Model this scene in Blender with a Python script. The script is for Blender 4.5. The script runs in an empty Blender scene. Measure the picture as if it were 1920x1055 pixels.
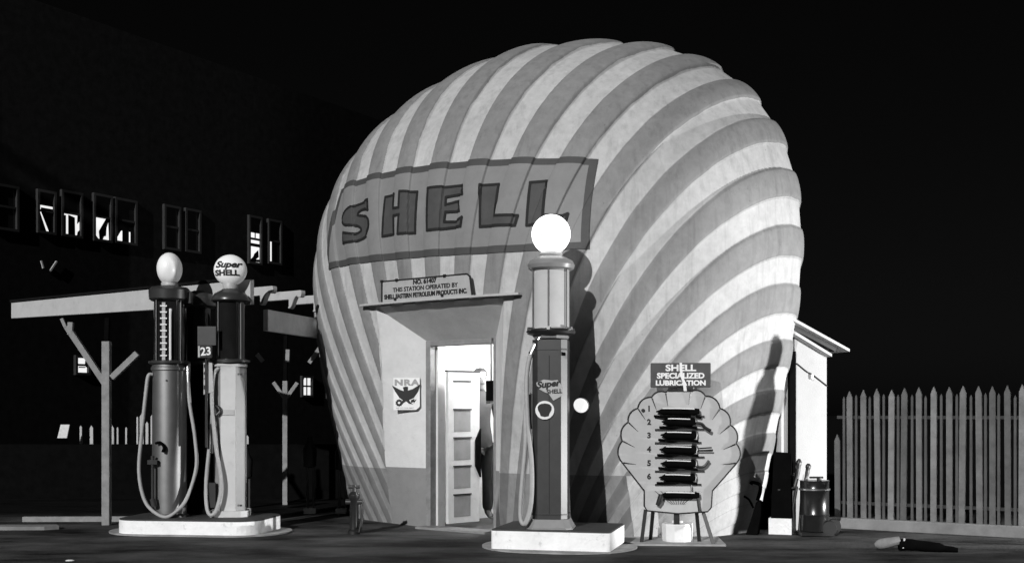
import bpy, bmesh, math, random
import numpy as np
from mathutils import Vector, Matrix
random.seed(7); np.random.seed(7)
SC = bpy.context.scene; COL = SC.collection
# ------------------------------------------------------------------ camera
FPX, HX, HY, HC = 2200.0, 960.0, 775.0, 1.28
cam = bpy.data.objects.new('camera', bpy.data.cameras.new('camera')); COL.objects.link(cam)
cam.location = (0, 0, HC); cam.rotation_euler = (math.pi/2, 0, 0)
cam.data.sensor_width = 36; cam.data.lens = 36*FPX/1920; cam.data.shift_y = (HY-527.5)/1920
cam.data.clip_start = 0.1; cam.data.clip_end = 2000
SC.camera = cam
# ------------------------------------------------------------------ night sky
SUN_EL, SUN_AZ = math.radians(23.5), math.radians(23)      # key light: high, left of the camera
world = bpy.data.worlds.new('World'); SC.world = world; world.use_nodes = True
wn = world.node_tree.nodes; wl = world.node_tree.links
bg = wn['Background']; sky = wn.new('ShaderNodeTexSky'); sky.sky_type = 'NISHITA'; sky.sun_disc = False
sky.sun_elevation = SUN_EL; sky.sun_rotation = math.pi + SUN_AZ
bw = wn.new('ShaderNodeRGBToBW'); wl.new(sky.outputs[0], bw.inputs[0]); wl.new(bw.outputs[0], bg.inputs[0])
bg.inputs[1].default_value = 0.0006
# ------------------------------------------------------------------ key light
sd = bpy.data.lights.new('key_light', 'SUN'); sd.energy = 3.4; sd.angle = math.radians(0.5)
sun = bpy.data.objects.new('key_light', sd); COL.objects.link(sun)
d = Vector((math.sin(SUN_AZ)*math.cos(SUN_EL), math.cos(SUN_AZ)*math.cos(SUN_EL), -math.sin(SUN_EL)))
sun.rotation_euler = d.to_track_quat('-Z', 'Y').to_euler(); sun.location = (-6, -6, 8)
SC.view_settings.view_transform = 'Standard'; SC.view_settings.look = 'None'
SC.view_settings.exposure = 0; SC.view_settings.gamma = 1

def px(x, y, Y): return Vector(((x-HX)/FPX*Y, Y, HC+(HY-y)/FPX*Y))
def gpx(x, y): return px(x, y, HC*FPX/(y-HY))              # point on the ground

# ------------------------------------------------------------------ materials
def mat(name, v, rough=.7, var=.15, scale=6., metal=0., spec=.5, bump=0., bscale=60., emit=0., stain=0.):
    m = bpy.data.materials.new(name); m.use_nodes = True
    nt = m.node_tree; N = nt.nodes; Lk = nt.links; b = N['Principled BSDF']
    tc = N.new('ShaderNodeTexCoord')
    n = N.new('ShaderNodeTexNoise'); n.inputs['Scale'].default_value = scale; n.inputs['Detail'].default_value = 8
    n.inputs['Roughness'].default_value = .65
    Lk.new(tc.outputs['Object'], n.inputs['Vector'])
    r = N.new('ShaderNodeMapRange'); r.inputs[1].default_value = .25; r.inputs[2].default_value = .75
    r.inputs[3].default_value = v*(1-var); r.inputs[4].default_value = min(1, v*(1+var))
    Lk.new(n.outputs[0], r.inputs[0]); out = r.outputs[0]
    if stain:
        n2 = N.new('ShaderNodeTexNoise'); n2.inputs['Scale'].default_value = scale*2.3; n2.inputs['Detail'].default_value = 10
        n2.inputs['Roughness'].default_value = .75
        Lk.new(tc.outputs['Object'], n2.inputs['Vector'])
        r2 = N.new('ShaderNodeMapRange'); r2.inputs[1].default_value = .56; r2.inputs[2].default_value = .72
        r2.inputs[3].default_value = 1; r2.inputs[4].default_value = 1-stain
        Lk.new(n2.outputs[0], r2.inputs[0])
        mu = N.new('ShaderNodeMath'); mu.operation = 'MULTIPLY'; Lk.new(out, mu.inputs[0]); Lk.new(r2.outputs[0], mu.inputs[1]); out = mu.outputs[0]
    Lk.new(out, b.inputs['Base Color'])
    b.inputs['Roughness'].default_value = rough; b.inputs['Metallic'].default_value = metal
    b.inputs['Specular IOR Level'].default_value = spec
    if bump:
        n3 = N.new('ShaderNodeTexNoise'); n3.inputs['Scale'].default_value = bscale; n3.inputs['Detail'].default_value = 6
        Lk.new(tc.outputs['Object'], n3.inputs['Vector'])
        bp = N.new('ShaderNodeBump'); bp.inputs['Strength'].default_value = bump; bp.inputs['Distance'].default_value = .02
        Lk.new(n3.outputs[0], bp.inputs['Height']); Lk.new(bp.outputs[0], b.inputs['Normal'])
    if emit:
        b.inputs['Emission Color'].default_value = (1, 1, 1, 1); b.inputs['Emission Strength'].default_value = emit
    return m
M = dict(
    white=mat('white_paint', .72, .6, .07, 5, bump=.08, stain=.25),
    recess=mat('recess_plaster', .62, .8, .09, 7, bump=.15, stain=.15),
    soffit=mat('soffit_plaster', .5, .8, .12, 7, bump=.2),
    island=mat('whitewashed_concrete', .88, .8, .12, 4, bump=.5, bscale=18, stain=.45),
    islandtop=mat('oily_concrete_top', .04, .7, .4, 5),
    apron=mat('worn_concrete', .28, .85, .5, 3, bump=.3, bscale=15),
    kerb=mat('kerb_concrete', .2, .85, .3, 4, bump=.3, bscale=15),
    black=mat('black_paint', .012, .45, .3, 8),
    matblack=mat('flat_black', .004, 1., .3, 8, spec=0),
    dark=mat('dark_enamel', .035, .3, .25, 8, stain=.3),
    pumpdark=mat('dark_pump_enamel', .032, .35, .25, 6, stain=.4),
    steel=mat('grey_steel', .24, .48, .15, 6, metal=.85),
    chrome=mat('bright_metal', .6, .25, .1, 9, metal=.9),
    pumplight=mat('pale_pump_enamel', .5, .35, .1, 5, stain=.2),
    pumpgrey=mat('grey_pump_enamel', .22, .4, .12, 5, stain=.2),
    bevel=mat('pump_lit_bevel', .17, .4, .2, 5, stain=.4),
    rubber=mat('pale_hose_rubber', .35, .6, .12, 20),
    wood=mat('weathered_wood', .23, .8, .3, 9, bump=.2),
    picket=mat('grey_picket_wood', .135, .85, .4, 5, bump=.3, stain=.3),
    picketpale=mat('pale_picket_wood', .18, .85, .4, 5, bump=.3, stain=.3), picketdark=mat('dark_picket_wood', .09, .85, .4, 5, bump=.3, stain=.3),
    picket2=mat('back_slat_wood', .075, .85, .35, 5, bump=.2),
    beam=mat('painted_timber', .42, .7, .12, 5, stain=.2),
    greybeam=mat('grey_timber', .7, .75, .2, 5),
    brick=mat('sooty_brick', .01, 1., .4, 6, bump=.3, spec=0),
    frame=mat('dull_window_frame', .015, .7, .3, 5),
    glassdark=mat('dark_pane', .01, .12, .1, 5),
    ink=mat('black_ink', .01, .7, .1, 20),
    greyink=mat('faded_ink', .33, .8, .2, 20),
    paper=mat('white_card', .8, .7, .05, 8),
    plaque=mat('enamel_plaque', .38, .5, .15, 8, stain=.2),
    signdark=mat('dark_sign_enamel', .05, .5, .2, 8, stain=.3),
    signwhite=mat('sign_white', .75, .6, .05, 8),
    lubeboard=mat('lube_board_enamel', .42, .5, .1, 6, stain=.15),
    globe=mat('opal_globe', .8, .35, .03, 4, emit=.12),
    globelit=mat('lit_opal_globe', .8, .35, .03, 4, emit=3.2),
    globeink=mat('faint_globe_lettering', .3, .4, .05, 4, emit=.62),
    lit=mat('lit_room', .8, .8, .1, 4, emit=.9),
    dim=mat('glowing_notice_card', .5, .8, .3, 14, emit=.12),
    gasglass=mat('pale_fuel_glass', .5, .12, .12, 3),
    gasdark=mat('dark_fuel_glass', .012, .07, .3, 4, spec=.6),
    shed=mat('white_stucco', .36, .85, .08, 3, bump=.2, stain=.12),
    door=mat('door_paint', .55, .6, .12, 6, stain=.2),
    doorpanel=mat('door_panel_paint', .22, .6, .2, 6),
    doorframe=mat('door_frame_paint', .2, .6, .3, 8, stain=.4),
    room=mat('room_wall', .8, .8, .06, 4),
    cloth=mat('dark_cloth', .02, .9, .3, 14), skin=mat('skin', .35, .6, .1, 10), hair=mat('dark_hair', .02, .7, .3, 20),
    shirt=mat('grey_shirt', .07, .9, .2, 14),
)
# ------------------------------------------------------------------ mesh helpers
class MB:
    def __init__(s): s.v = []; s.f = []; s.m = []
    def add(s, vs, fs, mi=0):
        o = len(s.v); s.v += [tuple(v) for v in vs]; s.f += [tuple(i+o for i in f) for f in fs]; s.m += [mi]*len(fs); return s
    def box(s, c, sz, rz=0, mi=0, mat4=None):
        R = Matrix.Rotation(rz, 3, 'Z'); c = Vector(c)
        vs = [c + R @ Vector((x*sz[0]/2, y*sz[1]/2, z*sz[2]/2)) for x in (-1, 1) for y in (-1, 1) for z in (-1, 1)]
        if mat4: vs = [mat4 @ v for v in vs]
        return s.add(vs, [(0,1,3,2),(4,6,7,5),(0,4,5,1),(2,3,7,6),(0,2,6,4),(1,5,7,3)], mi)
    def bar(s, a, b, w, h, mi=0, up=(0, 0, 1)):                # box beam from a to b
        a = Vector(a); b = Vector(b); t = (b-a).normalized(); u = Vector(up)
        if abs(t.dot(u)) > .99: u = Vector((0, 1, 0))
        x = t.cross(u).normalized(); y = x.cross(t)
        vs = [p + x*i*w/2 + y*j*h/2 for p in (a, b) for i in (-1, 1) for j in (-1, 1)]
        return s.add(vs, [(0,1,3,2),(4,6,7,5),(0,4,5,1),(2,3,7,6),(0,2,6,4),(1,5,7,3)], mi)
    def lathe(s, prof, n=32, c=(0, 0, 0), mi=0, sx=1, sy=1, rot=None):
        vs = []; fs = []
        for r, z in prof:
            for k in range(n):
                a = 2*math.pi*k/n; v = Vector((r*math.cos(a)*sx, r*math.sin(a)*sy, z))
                if rot: v = rot @ v
                vs.append(v + Vector(c))
        for i in range(len(prof)-1):
            for k in range(n):
                k2 = (k+1) % n; fs.append((i*n+k, i*n+k2, (i+1)*n+k2, (i+1)*n+k))
        if prof[0][0] > 1e-5: fs.append(tuple(range(n-1, -1, -1)))
        if prof[-1][0] > 1e-5: fs.append(tuple((len(prof)-1)*n+k for k in range(n)))
        return s.add(vs, fs, mi)
    def cyl(s, a, b, r, r2=None, n=16, mi=0):
        a = Vector(a); b = Vector(b); q = (b-a).to_track_quat('Z', 'Y').to_matrix(); r2 = r if r2 is None else r2
        return s.lathe([(r, 0), (r2, (b-a).length)], n, a, mi, rot=q)
    def tube(s, pts, r, n=10, mi=0):
        pts = [Vector(p) for p in pts]; vs = []; fs = []; up = None
        for i, p in enumerate(pts):
            t = (pts[min(i+1, len(pts)-1)] - pts[max(i-1, 0)]).normalized()
            if up is None: up = t.orthogonal().normalized()
            up = (up - t*up.dot(t)).normalized(); w = t.cross(up)
            rr = r[i] if isinstance(r, (list, tuple)) else r
            vs += [p + (up*math.cos(2*math.pi*k/n) + w*math.sin(2*math.pi*k/n))*rr for k in range(n)]
        for i in range(len(pts)-1):
            for k in range(n): fs.append((i*n+k, i*n+(k+1) % n, (i+1)*n+(k+1) % n, (i+1)*n+k))
        fs.append(tuple(range(n-1, -1, -1))); fs.append(tuple((len(pts)-1)*n+k for k in range(n)))
        return s.add(vs, fs, mi)
    def prism(s, poly, o, ux, uy, th, mi=0):                   # outline in the plane (o, ux, uy), thickness th centred
        o = Vector(o); ux = Vector(ux).normalized(); uy = Vector(uy).normalized(); w = ux.cross(uy)
        n = len(poly)
        if sum(poly[i][0]*poly[(i+1) % n][1]-poly[(i+1) % n][0]*poly[i][1] for i in range(n)) < 0: poly = poly[::-1]
        fr = [o + ux*x + uy*y + w*th/2 for x, y in poly]; bk = [o + ux*x + uy*y - w*th/2 for x, y in poly]
        fs = [tuple(range(n)), tuple(range(2*n-1, n-1, -1))] + [(i, i+n, (i+1) % n + n, (i+1) % n) for i in range(n)]
        return s.add(fr+bk, fs, mi)
    def build(s, name, mats, parent=None, smooth=False, bevel=0., autosm=None):
        me = bpy.data.meshes.new(name); me.from_pydata(s.v, [], s.f)
        for m in (mats if isinstance(mats, (list, tuple)) else [mats]): me.materials.append(m)
        me.polygons.foreach_set('material_index', s.m)
        bm = bmesh.new(); bm.from_mesh(me); bmesh.ops.recalc_face_normals(bm, faces=bm.faces); bm.to_mesh(me); bm.free()
        if smooth or autosm:
            me.polygons.foreach_set('use_smooth', [True]*len(me.polygons))
            me.set_sharp_from_angle(angle=math.radians(autosm or 40))
        ob = bpy.data.objects.new(name, me); COL.objects.link(ob)
        if parent: ob.parent = parent
        if bevel:
            b = ob.modifiers.new('bevel', 'BEVEL'); b.width = bevel; b.segments = 2; b.limit_method = 'ANGLE'
        return ob
def tag(o, label=None, cat=None, group=None, kind=None):
    if label: o['label'] = label
    if cat: o['category'] = cat
    if group: o['group'] = group
    if kind: o['kind'] = kind
    return o
def empty(name, loc, rz, label, cat, group=None):
    o = bpy.data.objects.new(name, None); COL.objects.link(o); o.location = loc; o.rotation_euler = (0, 0, rz); o.empty_display_size = .2
    return tag(o, label, cat, group)
def smooth_path(pts, n=10):                                     # Catmull-Rom
    P = [Vector(p) for p in pts]; P = [P[0]*2-P[1]] + P + [P[-1]*2-P[-2]]; out = []
    for i in range(1, len(P)-2):
        for k in range(n):
            t = k/n; a, b, c, e = P[i-1], P[i], P[i+1], P[i+2]
            out.append(.5*((2*b) + (c-a)*t + (2*a-5*b+4*c-e)*t*t + (3*b-a-3*c+e)*t**3))
    out.append(P[-2]); return out
def text_mesh(name, body, size, m, parent=None, off=.0, ext=.003, sx=1., spacing=1., M4=None, shear=0.):
    cu = bpy.data.curves.new(name, 'FONT'); cu.body = body; cu.size = size; cu.align_x = 'CENTER'; cu.align_y = 'CENTER'
    cu.offset = off; cu.extrude = ext; cu.space_character = spacing; cu.shear = shear; cu.resolution_u = 4
    t = bpy.data.objects.new('tmp', cu); COL.objects.link(t)
    dg = bpy.context.evaluated_depsgraph_get(); dg.update()
    me = bpy.data.meshes.new_from_object(t.evaluated_get(dg)); bpy.data.objects.remove(t); bpy.data.curves.remove(cu)
    me.transform(Matrix.Diagonal((sx, 1, 1, 1)))
    if M4 is not None: me.transform(M4)
    me.name = name; me.materials.clear(); me.materials.append(m)
    o = bpy.data.objects.new(name, me); COL.objects.link(o)
    if parent: o.parent = parent
    return o
def plane_M(o, ux, uy):                                         # text plane: x along ux, y along uy
    ux = Vector(ux).normalized(); uy = Vector(uy).normalized(); w = ux.cross(uy)
    m = Matrix((ux, uy, w)).transposed().to_4x4(); m.translation = Vector(o); return m

# ------------------------------------------------------------------ ground
def ground_mat():
    m = mat('oily_asphalt', .022, .75, .55, .5, bump=.35, bscale=30); nt = m.node_tree; N = nt.nodes; Lk = nt.links
    b = N['Principled BSDF']; tc = N.new('ShaderNodeTexCoord'); mp = N.new('ShaderNodeMapping'); mp.inputs['Scale'].default_value = (.6, 1.3, 1)
    Lk.new(tc.outputs['Object'], mp.inputs[0]); n = N.new('ShaderNodeTexNoise'); n.inputs['Scale'].default_value = 1.3; n.inputs['Detail'].default_value = 9; n.inputs['Roughness'].default_value = .7
    Lk.new(mp.outputs[0], n.inputs['Vector']); r = N.new('ShaderNodeValToRGB'); e = r.color_ramp.elements
    e[0].position = .36; e[0].color = (.004, .004, .004, 1); e[1].position = .68; e[1].color = (.1, .1, .1, 1)
    Lk.new(n.outputs[0], r.inputs[0]); Lk.new(r.outputs[0], b.inputs['Base Color'])
    r2 = N.new('ShaderNodeMapRange'); r2.inputs[3].default_value = .6; r2.inputs[4].default_value = .95; Lk.new(n.outputs[0], r2.inputs[0]); Lk.new(r2.outputs[0], b.inputs['Roughness'])
    b.inputs['Specular IOR Level'].default_value = .1
    sp = N.new('ShaderNodeSeparateXYZ'); Lk.new(tc.outputs['Object'], sp.inputs[0])                # ground darkened behind the yard: unlit distance put into its colour
    fr = N.new('ShaderNodeMapRange'); fr.inputs[1].default_value = 14.0; fr.inputs[2].default_value = 15.2; fr.inputs[3].default_value = 1; fr.inputs[4].default_value = .06; Lk.new(sp.outputs[1], fr.inputs[0])
    cm = N.new('ShaderNodeMix'); cm.data_type = 'RGBA'; cm.blend_type = 'MULTIPLY'; cm.inputs[0].default_value = 1
    Lk.new(r.outputs[0], cm.inputs[6]); Lk.new(fr.outputs[0], cm.inputs[7]); Lk.new(cm.outputs[2], b.inputs['Base Color'])
    return m
g = MB(); g.add([(-400, -50, 0), (400, -50, 0), (400, 700, 0), (-400, 700, 0)], [(0, 1, 2, 3)])
tag(g.build('ground', ground_mat()), kind='structure')

# ------------------------------------------------------------------ the shell building
X0, Y0, YAW, ZT, ZH, TH0, DTH, PP, BB = 0.51789, 14.04466, 0.64227, 5.60856, -3.49204, 0.059788, 0.0227942, 2.88329, 0.71777
PA = [7.420313, .0223, -7.592636, .212398, 2.505828]; PB = [3.505825, 4.104916, -2.334079, -10.899635, 7.320672]
W1, W2, P1 = -.706013, .271017, -1.66693
KS = 1.025
def prof(u, a): return u*(a[0]+a[1]*u+a[2]*u*u+a[3]*u**3+a[4]*u**4)
def base_b(a, z):
    u = np.sqrt(np.clip(1-z/ZT, 1e-6, None)); A = prof(u, PA); B = prof(u, PB); p = np.clip(PP+P1*(1-u), 1.2, 4)
    return B*np.clip(1-np.abs(np.clip(a/A, -1, 1))**p, 0, None)**(1/p)
def rib_n(a, z):
    zz = z/6; return (np.arctan2(a*(1+W1*zz+W2*zz*zz), z-ZH)-TH0)/DTH
def rib_h(n, z):
    t = np.mod(n+1, 2.0)                                        # 0..1 raised dark rib, 1..2 flat pale groove
    amp = .008+.041*np.clip(z/5, 0, 1)**1.2
    dome = np.sqrt(np.clip(1-((t-.55)/.66)**2, 0, None))
    rise = np.clip(t/.045, 0, 1)
    drop = np.clip((1.05-t)/.05, 0, 1)
    groove = -.10*np.sin(np.clip((t-1.05)/.95, 0, 1)*np.pi)
    return amp*(dome*rise*drop*(t < 1.05)+groove*(t >= 1.05))
def surf(a, z, off=0.):
    """point of the ribbed front valve for front-view coordinates (a, z), in the shell's local frame"""
    a = np.asarray(a, float); z = np.asarray(z, float); e = .01
    b = base_b(a, z); ba = (base_b(a+e, z)-base_b(a-e, z))/(2*e); bz = (base_b(a, z+e)-base_b(a, z-e))/(2*e)
    L = np.sqrt(1+ba*ba+bz*bz); h = rib_h(rib_n(a, z), z)+off
    return np.stack([(a-ba*h/L)*KS, -(b+h/L)*KS, (z-bz*h/L)*KS], -1)
shell = empty('shell_station', (X0*KS, Y0*KS, HC-HC*KS), -YAW, 'giant striped scallop shell filling station building with SHELL painted across its front', 'building')
OL = [(2.432, -.854), (2.181, -.845), (1.778, -.872), (1.369, -.943), (.951, -1.032), (.525, -1.086), (.063, -1.119), (-.1, -1.13)]
OR = [(2.45, .896), (2.218, .868), (1.793, .8), (1.362, .71), (.921, .617), (.584, .549), (.125, .464), (-.1, .43)]
ZL = 2.44
fL = lambda z: np.interp(z, [q[0] for q in OL][::-1], [q[1] for q in OL][::-1])
fR = lambda z: np.interp(z, [q[0] for q in OR][::-1], [q[1] for q in OR][::-1])
def shell_material():
    m = bpy.data.materials.new('striped_stucco'); m.use_nodes = True; nt = m.node_tree; N = nt.nodes; Lk = nt.links; b = N['Principled BSDF']
    at = N.new('ShaderNodeAttribute'); at.attribute_name = 'rib'
    def math_(op, x, y=None):
        n = N.new('ShaderNodeMath'); n.operation = op
        for i, q in enumerate((x, y)):
            if q is None: continue
            if isinstance(q, (int, float)): n.inputs[i].default_value = q
            else: Lk.new(q, n.inputs[i])
        return n.outputs[0]
    tc = N.new('ShaderNodeTexCoord')
    wob = N.new('ShaderNodeTexNoise'); wob.inputs['Scale'].default_value = 2.5; wob.inputs['Detail'].default_value = 3; Lk.new(tc.outputs['Object'], wob.inputs['Vector'])
    wv = math_('MULTIPLY', math_('SUBTRACT', wob.outputs[0], .5), .12)
    t = math_('FLOORED_MODULO', math_('ADD', math_('ADD', at.outputs['Fac'], 1.0), wv), 2.0)
    dark = math_('LESS_THAN', t, 1.03)
    edge = math_('LESS_THAN', math_('ABSOLUTE', math_('SUBTRACT', t, 1.06)), .035)       # step's thin shadow line, painted into the colour
    sep = N.new('ShaderNodeSeparateXYZ'); Lk.new(tc.outputs['Object'], sep.inputs[0])
    wob2 = N.new('ShaderNodeTexNoise'); wob2.inputs['Scale'].default_value = 1.5; Lk.new(tc.outputs['Object'], wob2.inputs['Vector'])
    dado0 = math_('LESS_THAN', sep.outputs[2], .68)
    block = math_('MULTIPLY', dado0, math_('GREATER_THAN', sep.outputs[0], 1.98))          # plain pale, unstriped below the dado line at the right foot
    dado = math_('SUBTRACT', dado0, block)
    n1 = N.new('ShaderNodeTexNoise'); n1.inputs['Scale'].default_value = 9; n1.inputs['Detail'].default_value = 10; n1.inputs['Roughness'].default_value = .7
    Lk.new(tc.outputs['Object'], n1.inputs['Vector'])
    n2 = N.new('ShaderNodeTexNoise'); n2.inputs['Scale'].default_value = 1.1; n2.inputs['Detail'].default_value = 6; Lk.new(tc.outputs['Object'], n2.inputs['Vector'])
    def mix(f, x, y):
        n = N.new('ShaderNodeMix'); n.data_type = 'FLOAT'
        for i, q in ((0, f), (2, x), (3, y)):
            if isinstance(q, (int, float)): n.inputs[i].default_value = q
            else: Lk.new(q, n.inputs[i])
        return n.outputs[0]
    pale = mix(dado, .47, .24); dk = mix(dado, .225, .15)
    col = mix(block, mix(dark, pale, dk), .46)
    vl = math_('LESS_THAN', math_('ABSOLUTE', math_('SUBTRACT', t, 1.985)), .02)              # dirt lying in the groove's foot
    dn = N.new('ShaderNodeTexNoise'); dn.inputs['Scale'].default_value = 1.7; Lk.new(tc.outputs['Object'], dn.inputs['Vector'])
    col = mix(math_('MULTIPLY', math_('MAXIMUM', math_('MULTIPLY', edge, .35), math_('MULTIPLY', vl, .6)), dn.outputs[0]), col, .03)
    mp = N.new('ShaderNodeMapping'); mp.inputs['Scale'].default_value = (7, 7, .5); Lk.new(tc.outputs['Object'], mp.inputs[0])
    st = N.new('ShaderNodeTexNoise'); st.inputs['Scale'].default_value = 1.6; st.inputs['Detail'].default_value = 8; st.inputs['Roughness'].default_value = .7; Lk.new(mp.outputs[0], st.inputs['Vector'])
    sr = N.new('ShaderNodeMapRange'); sr.inputs[1].default_value = .5; sr.inputs[2].default_value = .75; sr.inputs[3].default_value = 1; sr.inputs[4].default_value = .72; Lk.new(st.outputs[0], sr.inputs[0])
    col = math_('MULTIPLY', col, sr.outputs[0])
    mr = N.new('ShaderNodeMapRange'); mr.inputs[1].default_value = .3; mr.inputs[2].default_value = .7; mr.inputs[3].default_value = .86; mr.inputs[4].default_value = 1.12; Lk.new(n1.outputs[0], mr.inputs[0])
    mr2 = N.new('ShaderNodeMapRange'); mr2.inputs[1].default_value = .3; mr2.inputs[2].default_value = .7; mr2.inputs[3].default_value = .88; mr2.inputs[4].default_value = 1.1; Lk.new(n2.outputs[0], mr2.inputs[0])
    col = math_('MULTIPLY', math_('MULTIPLY', col, mr.outputs[0]), mr2.outputs[0])
    n4 = N.new('ShaderNodeTexNoise'); n4.inputs['Scale'].default_value = 26; n4.inputs['Detail'].default_value = 4; Lk.new(tc.outputs['Object'], n4.inputs['Vector'])
    sp = N.new('ShaderNodeMapRange'); sp.inputs[1].default_value = .70; sp.inputs[2].default_value = .78; sp.inputs[3].default_value = 1; sp.inputs[4].default_value = .55; Lk.new(n4.outputs[0], sp.inputs[0])
    col = math_('MULTIPLY', col, sp.outputs[0])
    Lk.new(col, b.inputs['Base Color']); b.inputs['Roughness'].default_value = .75; b.inputs['Specular IOR Level'].default_value = .3
    n3 = N.new('ShaderNodeTexNoise'); n3.inputs['Scale'].default_value = 30; n3.inputs['Detail'].default_value = 6; Lk.new(tc.outputs['Object'], n3.inputs['Vector'])
    bp = N.new('ShaderNodeBump'); bp.inputs['Strength'].default_value = .12; bp.inputs['Distance'].default_value = .02
    Lk.new(n3.outputs[0], bp.inputs['Height']); Lk.new(bp.outputs[0], b.inputs['Normal'])
    return m
def build_shell():
    z1 = np.linspace(0.0, ZL, 130); u = np.linspace(math.sqrt(1-ZL/ZT), .004, 290); z2 = ZT*(1-u*u)
    zs = np.concatenate([[-.12], z1, z2[1:]]); R = len(zs)
    U = np.sqrt(np.clip(1-zs/ZT, 1e-9, None)); A = prof(U, PA); B = prof(U, PB); p = np.clip(PP+P1*(1-U), 1.2, 4)
    zc = np.minimum(zs, ZL)
    def phi_of(a, i): return np.arcsin(np.sign(a)*np.clip(np.abs(a/A[i]), 0, 1)**(p[i]/2))
    iL = np.argmin(abs(zs-ZL))
    pl = np.array([phi_of(fL(zc[i]), i) if i <= iL else 0 for i in range(R)]); pr = np.array([phi_of(fR(zc[i]), i) if i <= iL else 0 for i in range(R)])
    pl[iL+1:] = pl[iL]; pr[iL+1:] = pr[iL]
    H = math.pi/2
    nl, nm, nr, nb = 260, 200, 420, 120
    cols = []
    s = lambda n: np.linspace(0, 1, n)[None, :]
    phi = np.concatenate([(-H+(pl[:, None]+H)*s(nl))[:, :-1], (pl[:, None]+(pr-pl)[:, None]*s(nm))[:, :-1], (pr[:, None]+(H-pr)[:, None]*s(nr))[:, :-1],
                          (H+(math.pi)*np.ones((R, 1))*s(nb))[:, :-1]], 1)
    C = phi.shape[1]
    sn = np.sin(phi); cs = np.cos(phi); e = (2/p)[:, None]
    a = A[:, None]*np.sign(sn)*np.abs(sn)**e
    b = np.where(cs >= 0, B[:, None], BB*A[:, None]/3.5)*np.sign(cs)*np.abs(cs)**e
    z = np.broadcast_to(zs[:, None], a.shape)
    P = np.stack([a, -b, z], -1)
    dphi = np.roll(P, -1, 1)-np.roll(P, 1, 1); dz = np.gradient(P, axis=0)
    nrm = np.cross(dphi, dz); nrm /= np.maximum(np.linalg.norm(nrm, axis=-1, keepdims=True), 1e-9)
    n = rib_n(a, z)
    fade = np.clip(1-(zs-ZT+.12)/.12, 0, 1)[:, None]
    back = np.clip((b+.55)/.2, 0, 1)
    hh = rib_h(n, z)*fade*np.clip((b+1.0)/.4, 0.0, 1)
    Q = (P+nrm*hh[..., None])*KS
    V = Q.reshape(-1, 3)
    i, j = np.meshgrid(np.arange(R-1), np.arange(C), indexing='ij')
    keep = ~((i < iL) & (j >= nl-1) & (j < nl-1+nm-1))
    i = i[keep]; j = j[keep]; j2 = (j+1) % C
    Fc = np.stack([i*C+j, i*C+j2, (i+1)*C+j2, (i+1)*C+j], -1)
    me = bpy.data.meshes.new('shell_body'); nv = len(V); nf = len(Fc)
    me.vertices.add(nv); me.vertices.foreach_set('co', V.ravel())
    me.loops.add(nf*4); me.loops.foreach_set('vertex_index', Fc.ravel().astype(np.int32))
    me.polygons.add(nf); me.polygons.foreach_set('loop_start', np.arange(0, nf*4, 4, dtype=np.int32)); me.polygons.foreach_set('loop_total', np.full(nf, 4, dtype=np.int32))
    me.update(); me.validate()
    at = me.attributes.new('rib', 'FLOAT', 'POINT'); at.data.foreach_set('value', n.ravel().astype(np.float32))
    me.polygons.foreach_set('use_smooth', np.ones(len(me.polygons), bool))
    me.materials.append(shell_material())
    o = bpy.data.objects.new('shell_body', me); COL.objects.link(o); o.parent = shell
    # edges of the doorway opening
    left = [Q[k, nl-1] for k in range(iL+1)]; right = [Q[k, nl-1+nm-1] for k in range(iL+1)]; top = [Q[iL, nl-1+k] for k in range(nm)]
    return left, right, top, zs[:iL+1]
eL, eR, eT, eZ = build_shell()
BK, AL, AR, ZD = 1.8*KS, -.47*KS, .49*KS, 2.075*KS                  # door plane
def ruled(A, B, n=6):
    m = MB(); V = []; F = []; A = [Vector(x) for x in A]; B = [Vector(x) for x in B]
    for a, b in zip(A, B): V += [a.lerp(b, k/n) for k in range(n+1)]
    for i in range(len(A)-1):
        for k in range(n): F.append((i*(n+1)+k, i*(n+1)+k+1, (i+1)*(n+1)+k+1, (i+1)*(n+1)+k))
    return m.add(V, F)
zz = [z*KS for z in eZ]; zmap = lambda z: z/zz[-1]*ZD if z > 0 else z
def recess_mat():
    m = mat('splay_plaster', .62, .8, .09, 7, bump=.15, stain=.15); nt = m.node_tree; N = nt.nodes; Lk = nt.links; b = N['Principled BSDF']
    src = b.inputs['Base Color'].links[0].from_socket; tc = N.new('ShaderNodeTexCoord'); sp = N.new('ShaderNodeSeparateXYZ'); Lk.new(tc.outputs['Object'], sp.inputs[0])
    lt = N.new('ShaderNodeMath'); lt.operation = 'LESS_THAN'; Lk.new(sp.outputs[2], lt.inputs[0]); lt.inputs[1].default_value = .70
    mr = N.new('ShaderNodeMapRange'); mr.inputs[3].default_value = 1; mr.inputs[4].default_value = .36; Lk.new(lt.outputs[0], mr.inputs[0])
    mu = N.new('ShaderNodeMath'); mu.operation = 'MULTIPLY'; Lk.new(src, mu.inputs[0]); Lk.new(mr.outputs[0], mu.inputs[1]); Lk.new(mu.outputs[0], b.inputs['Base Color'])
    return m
RM = recess_mat()


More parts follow.
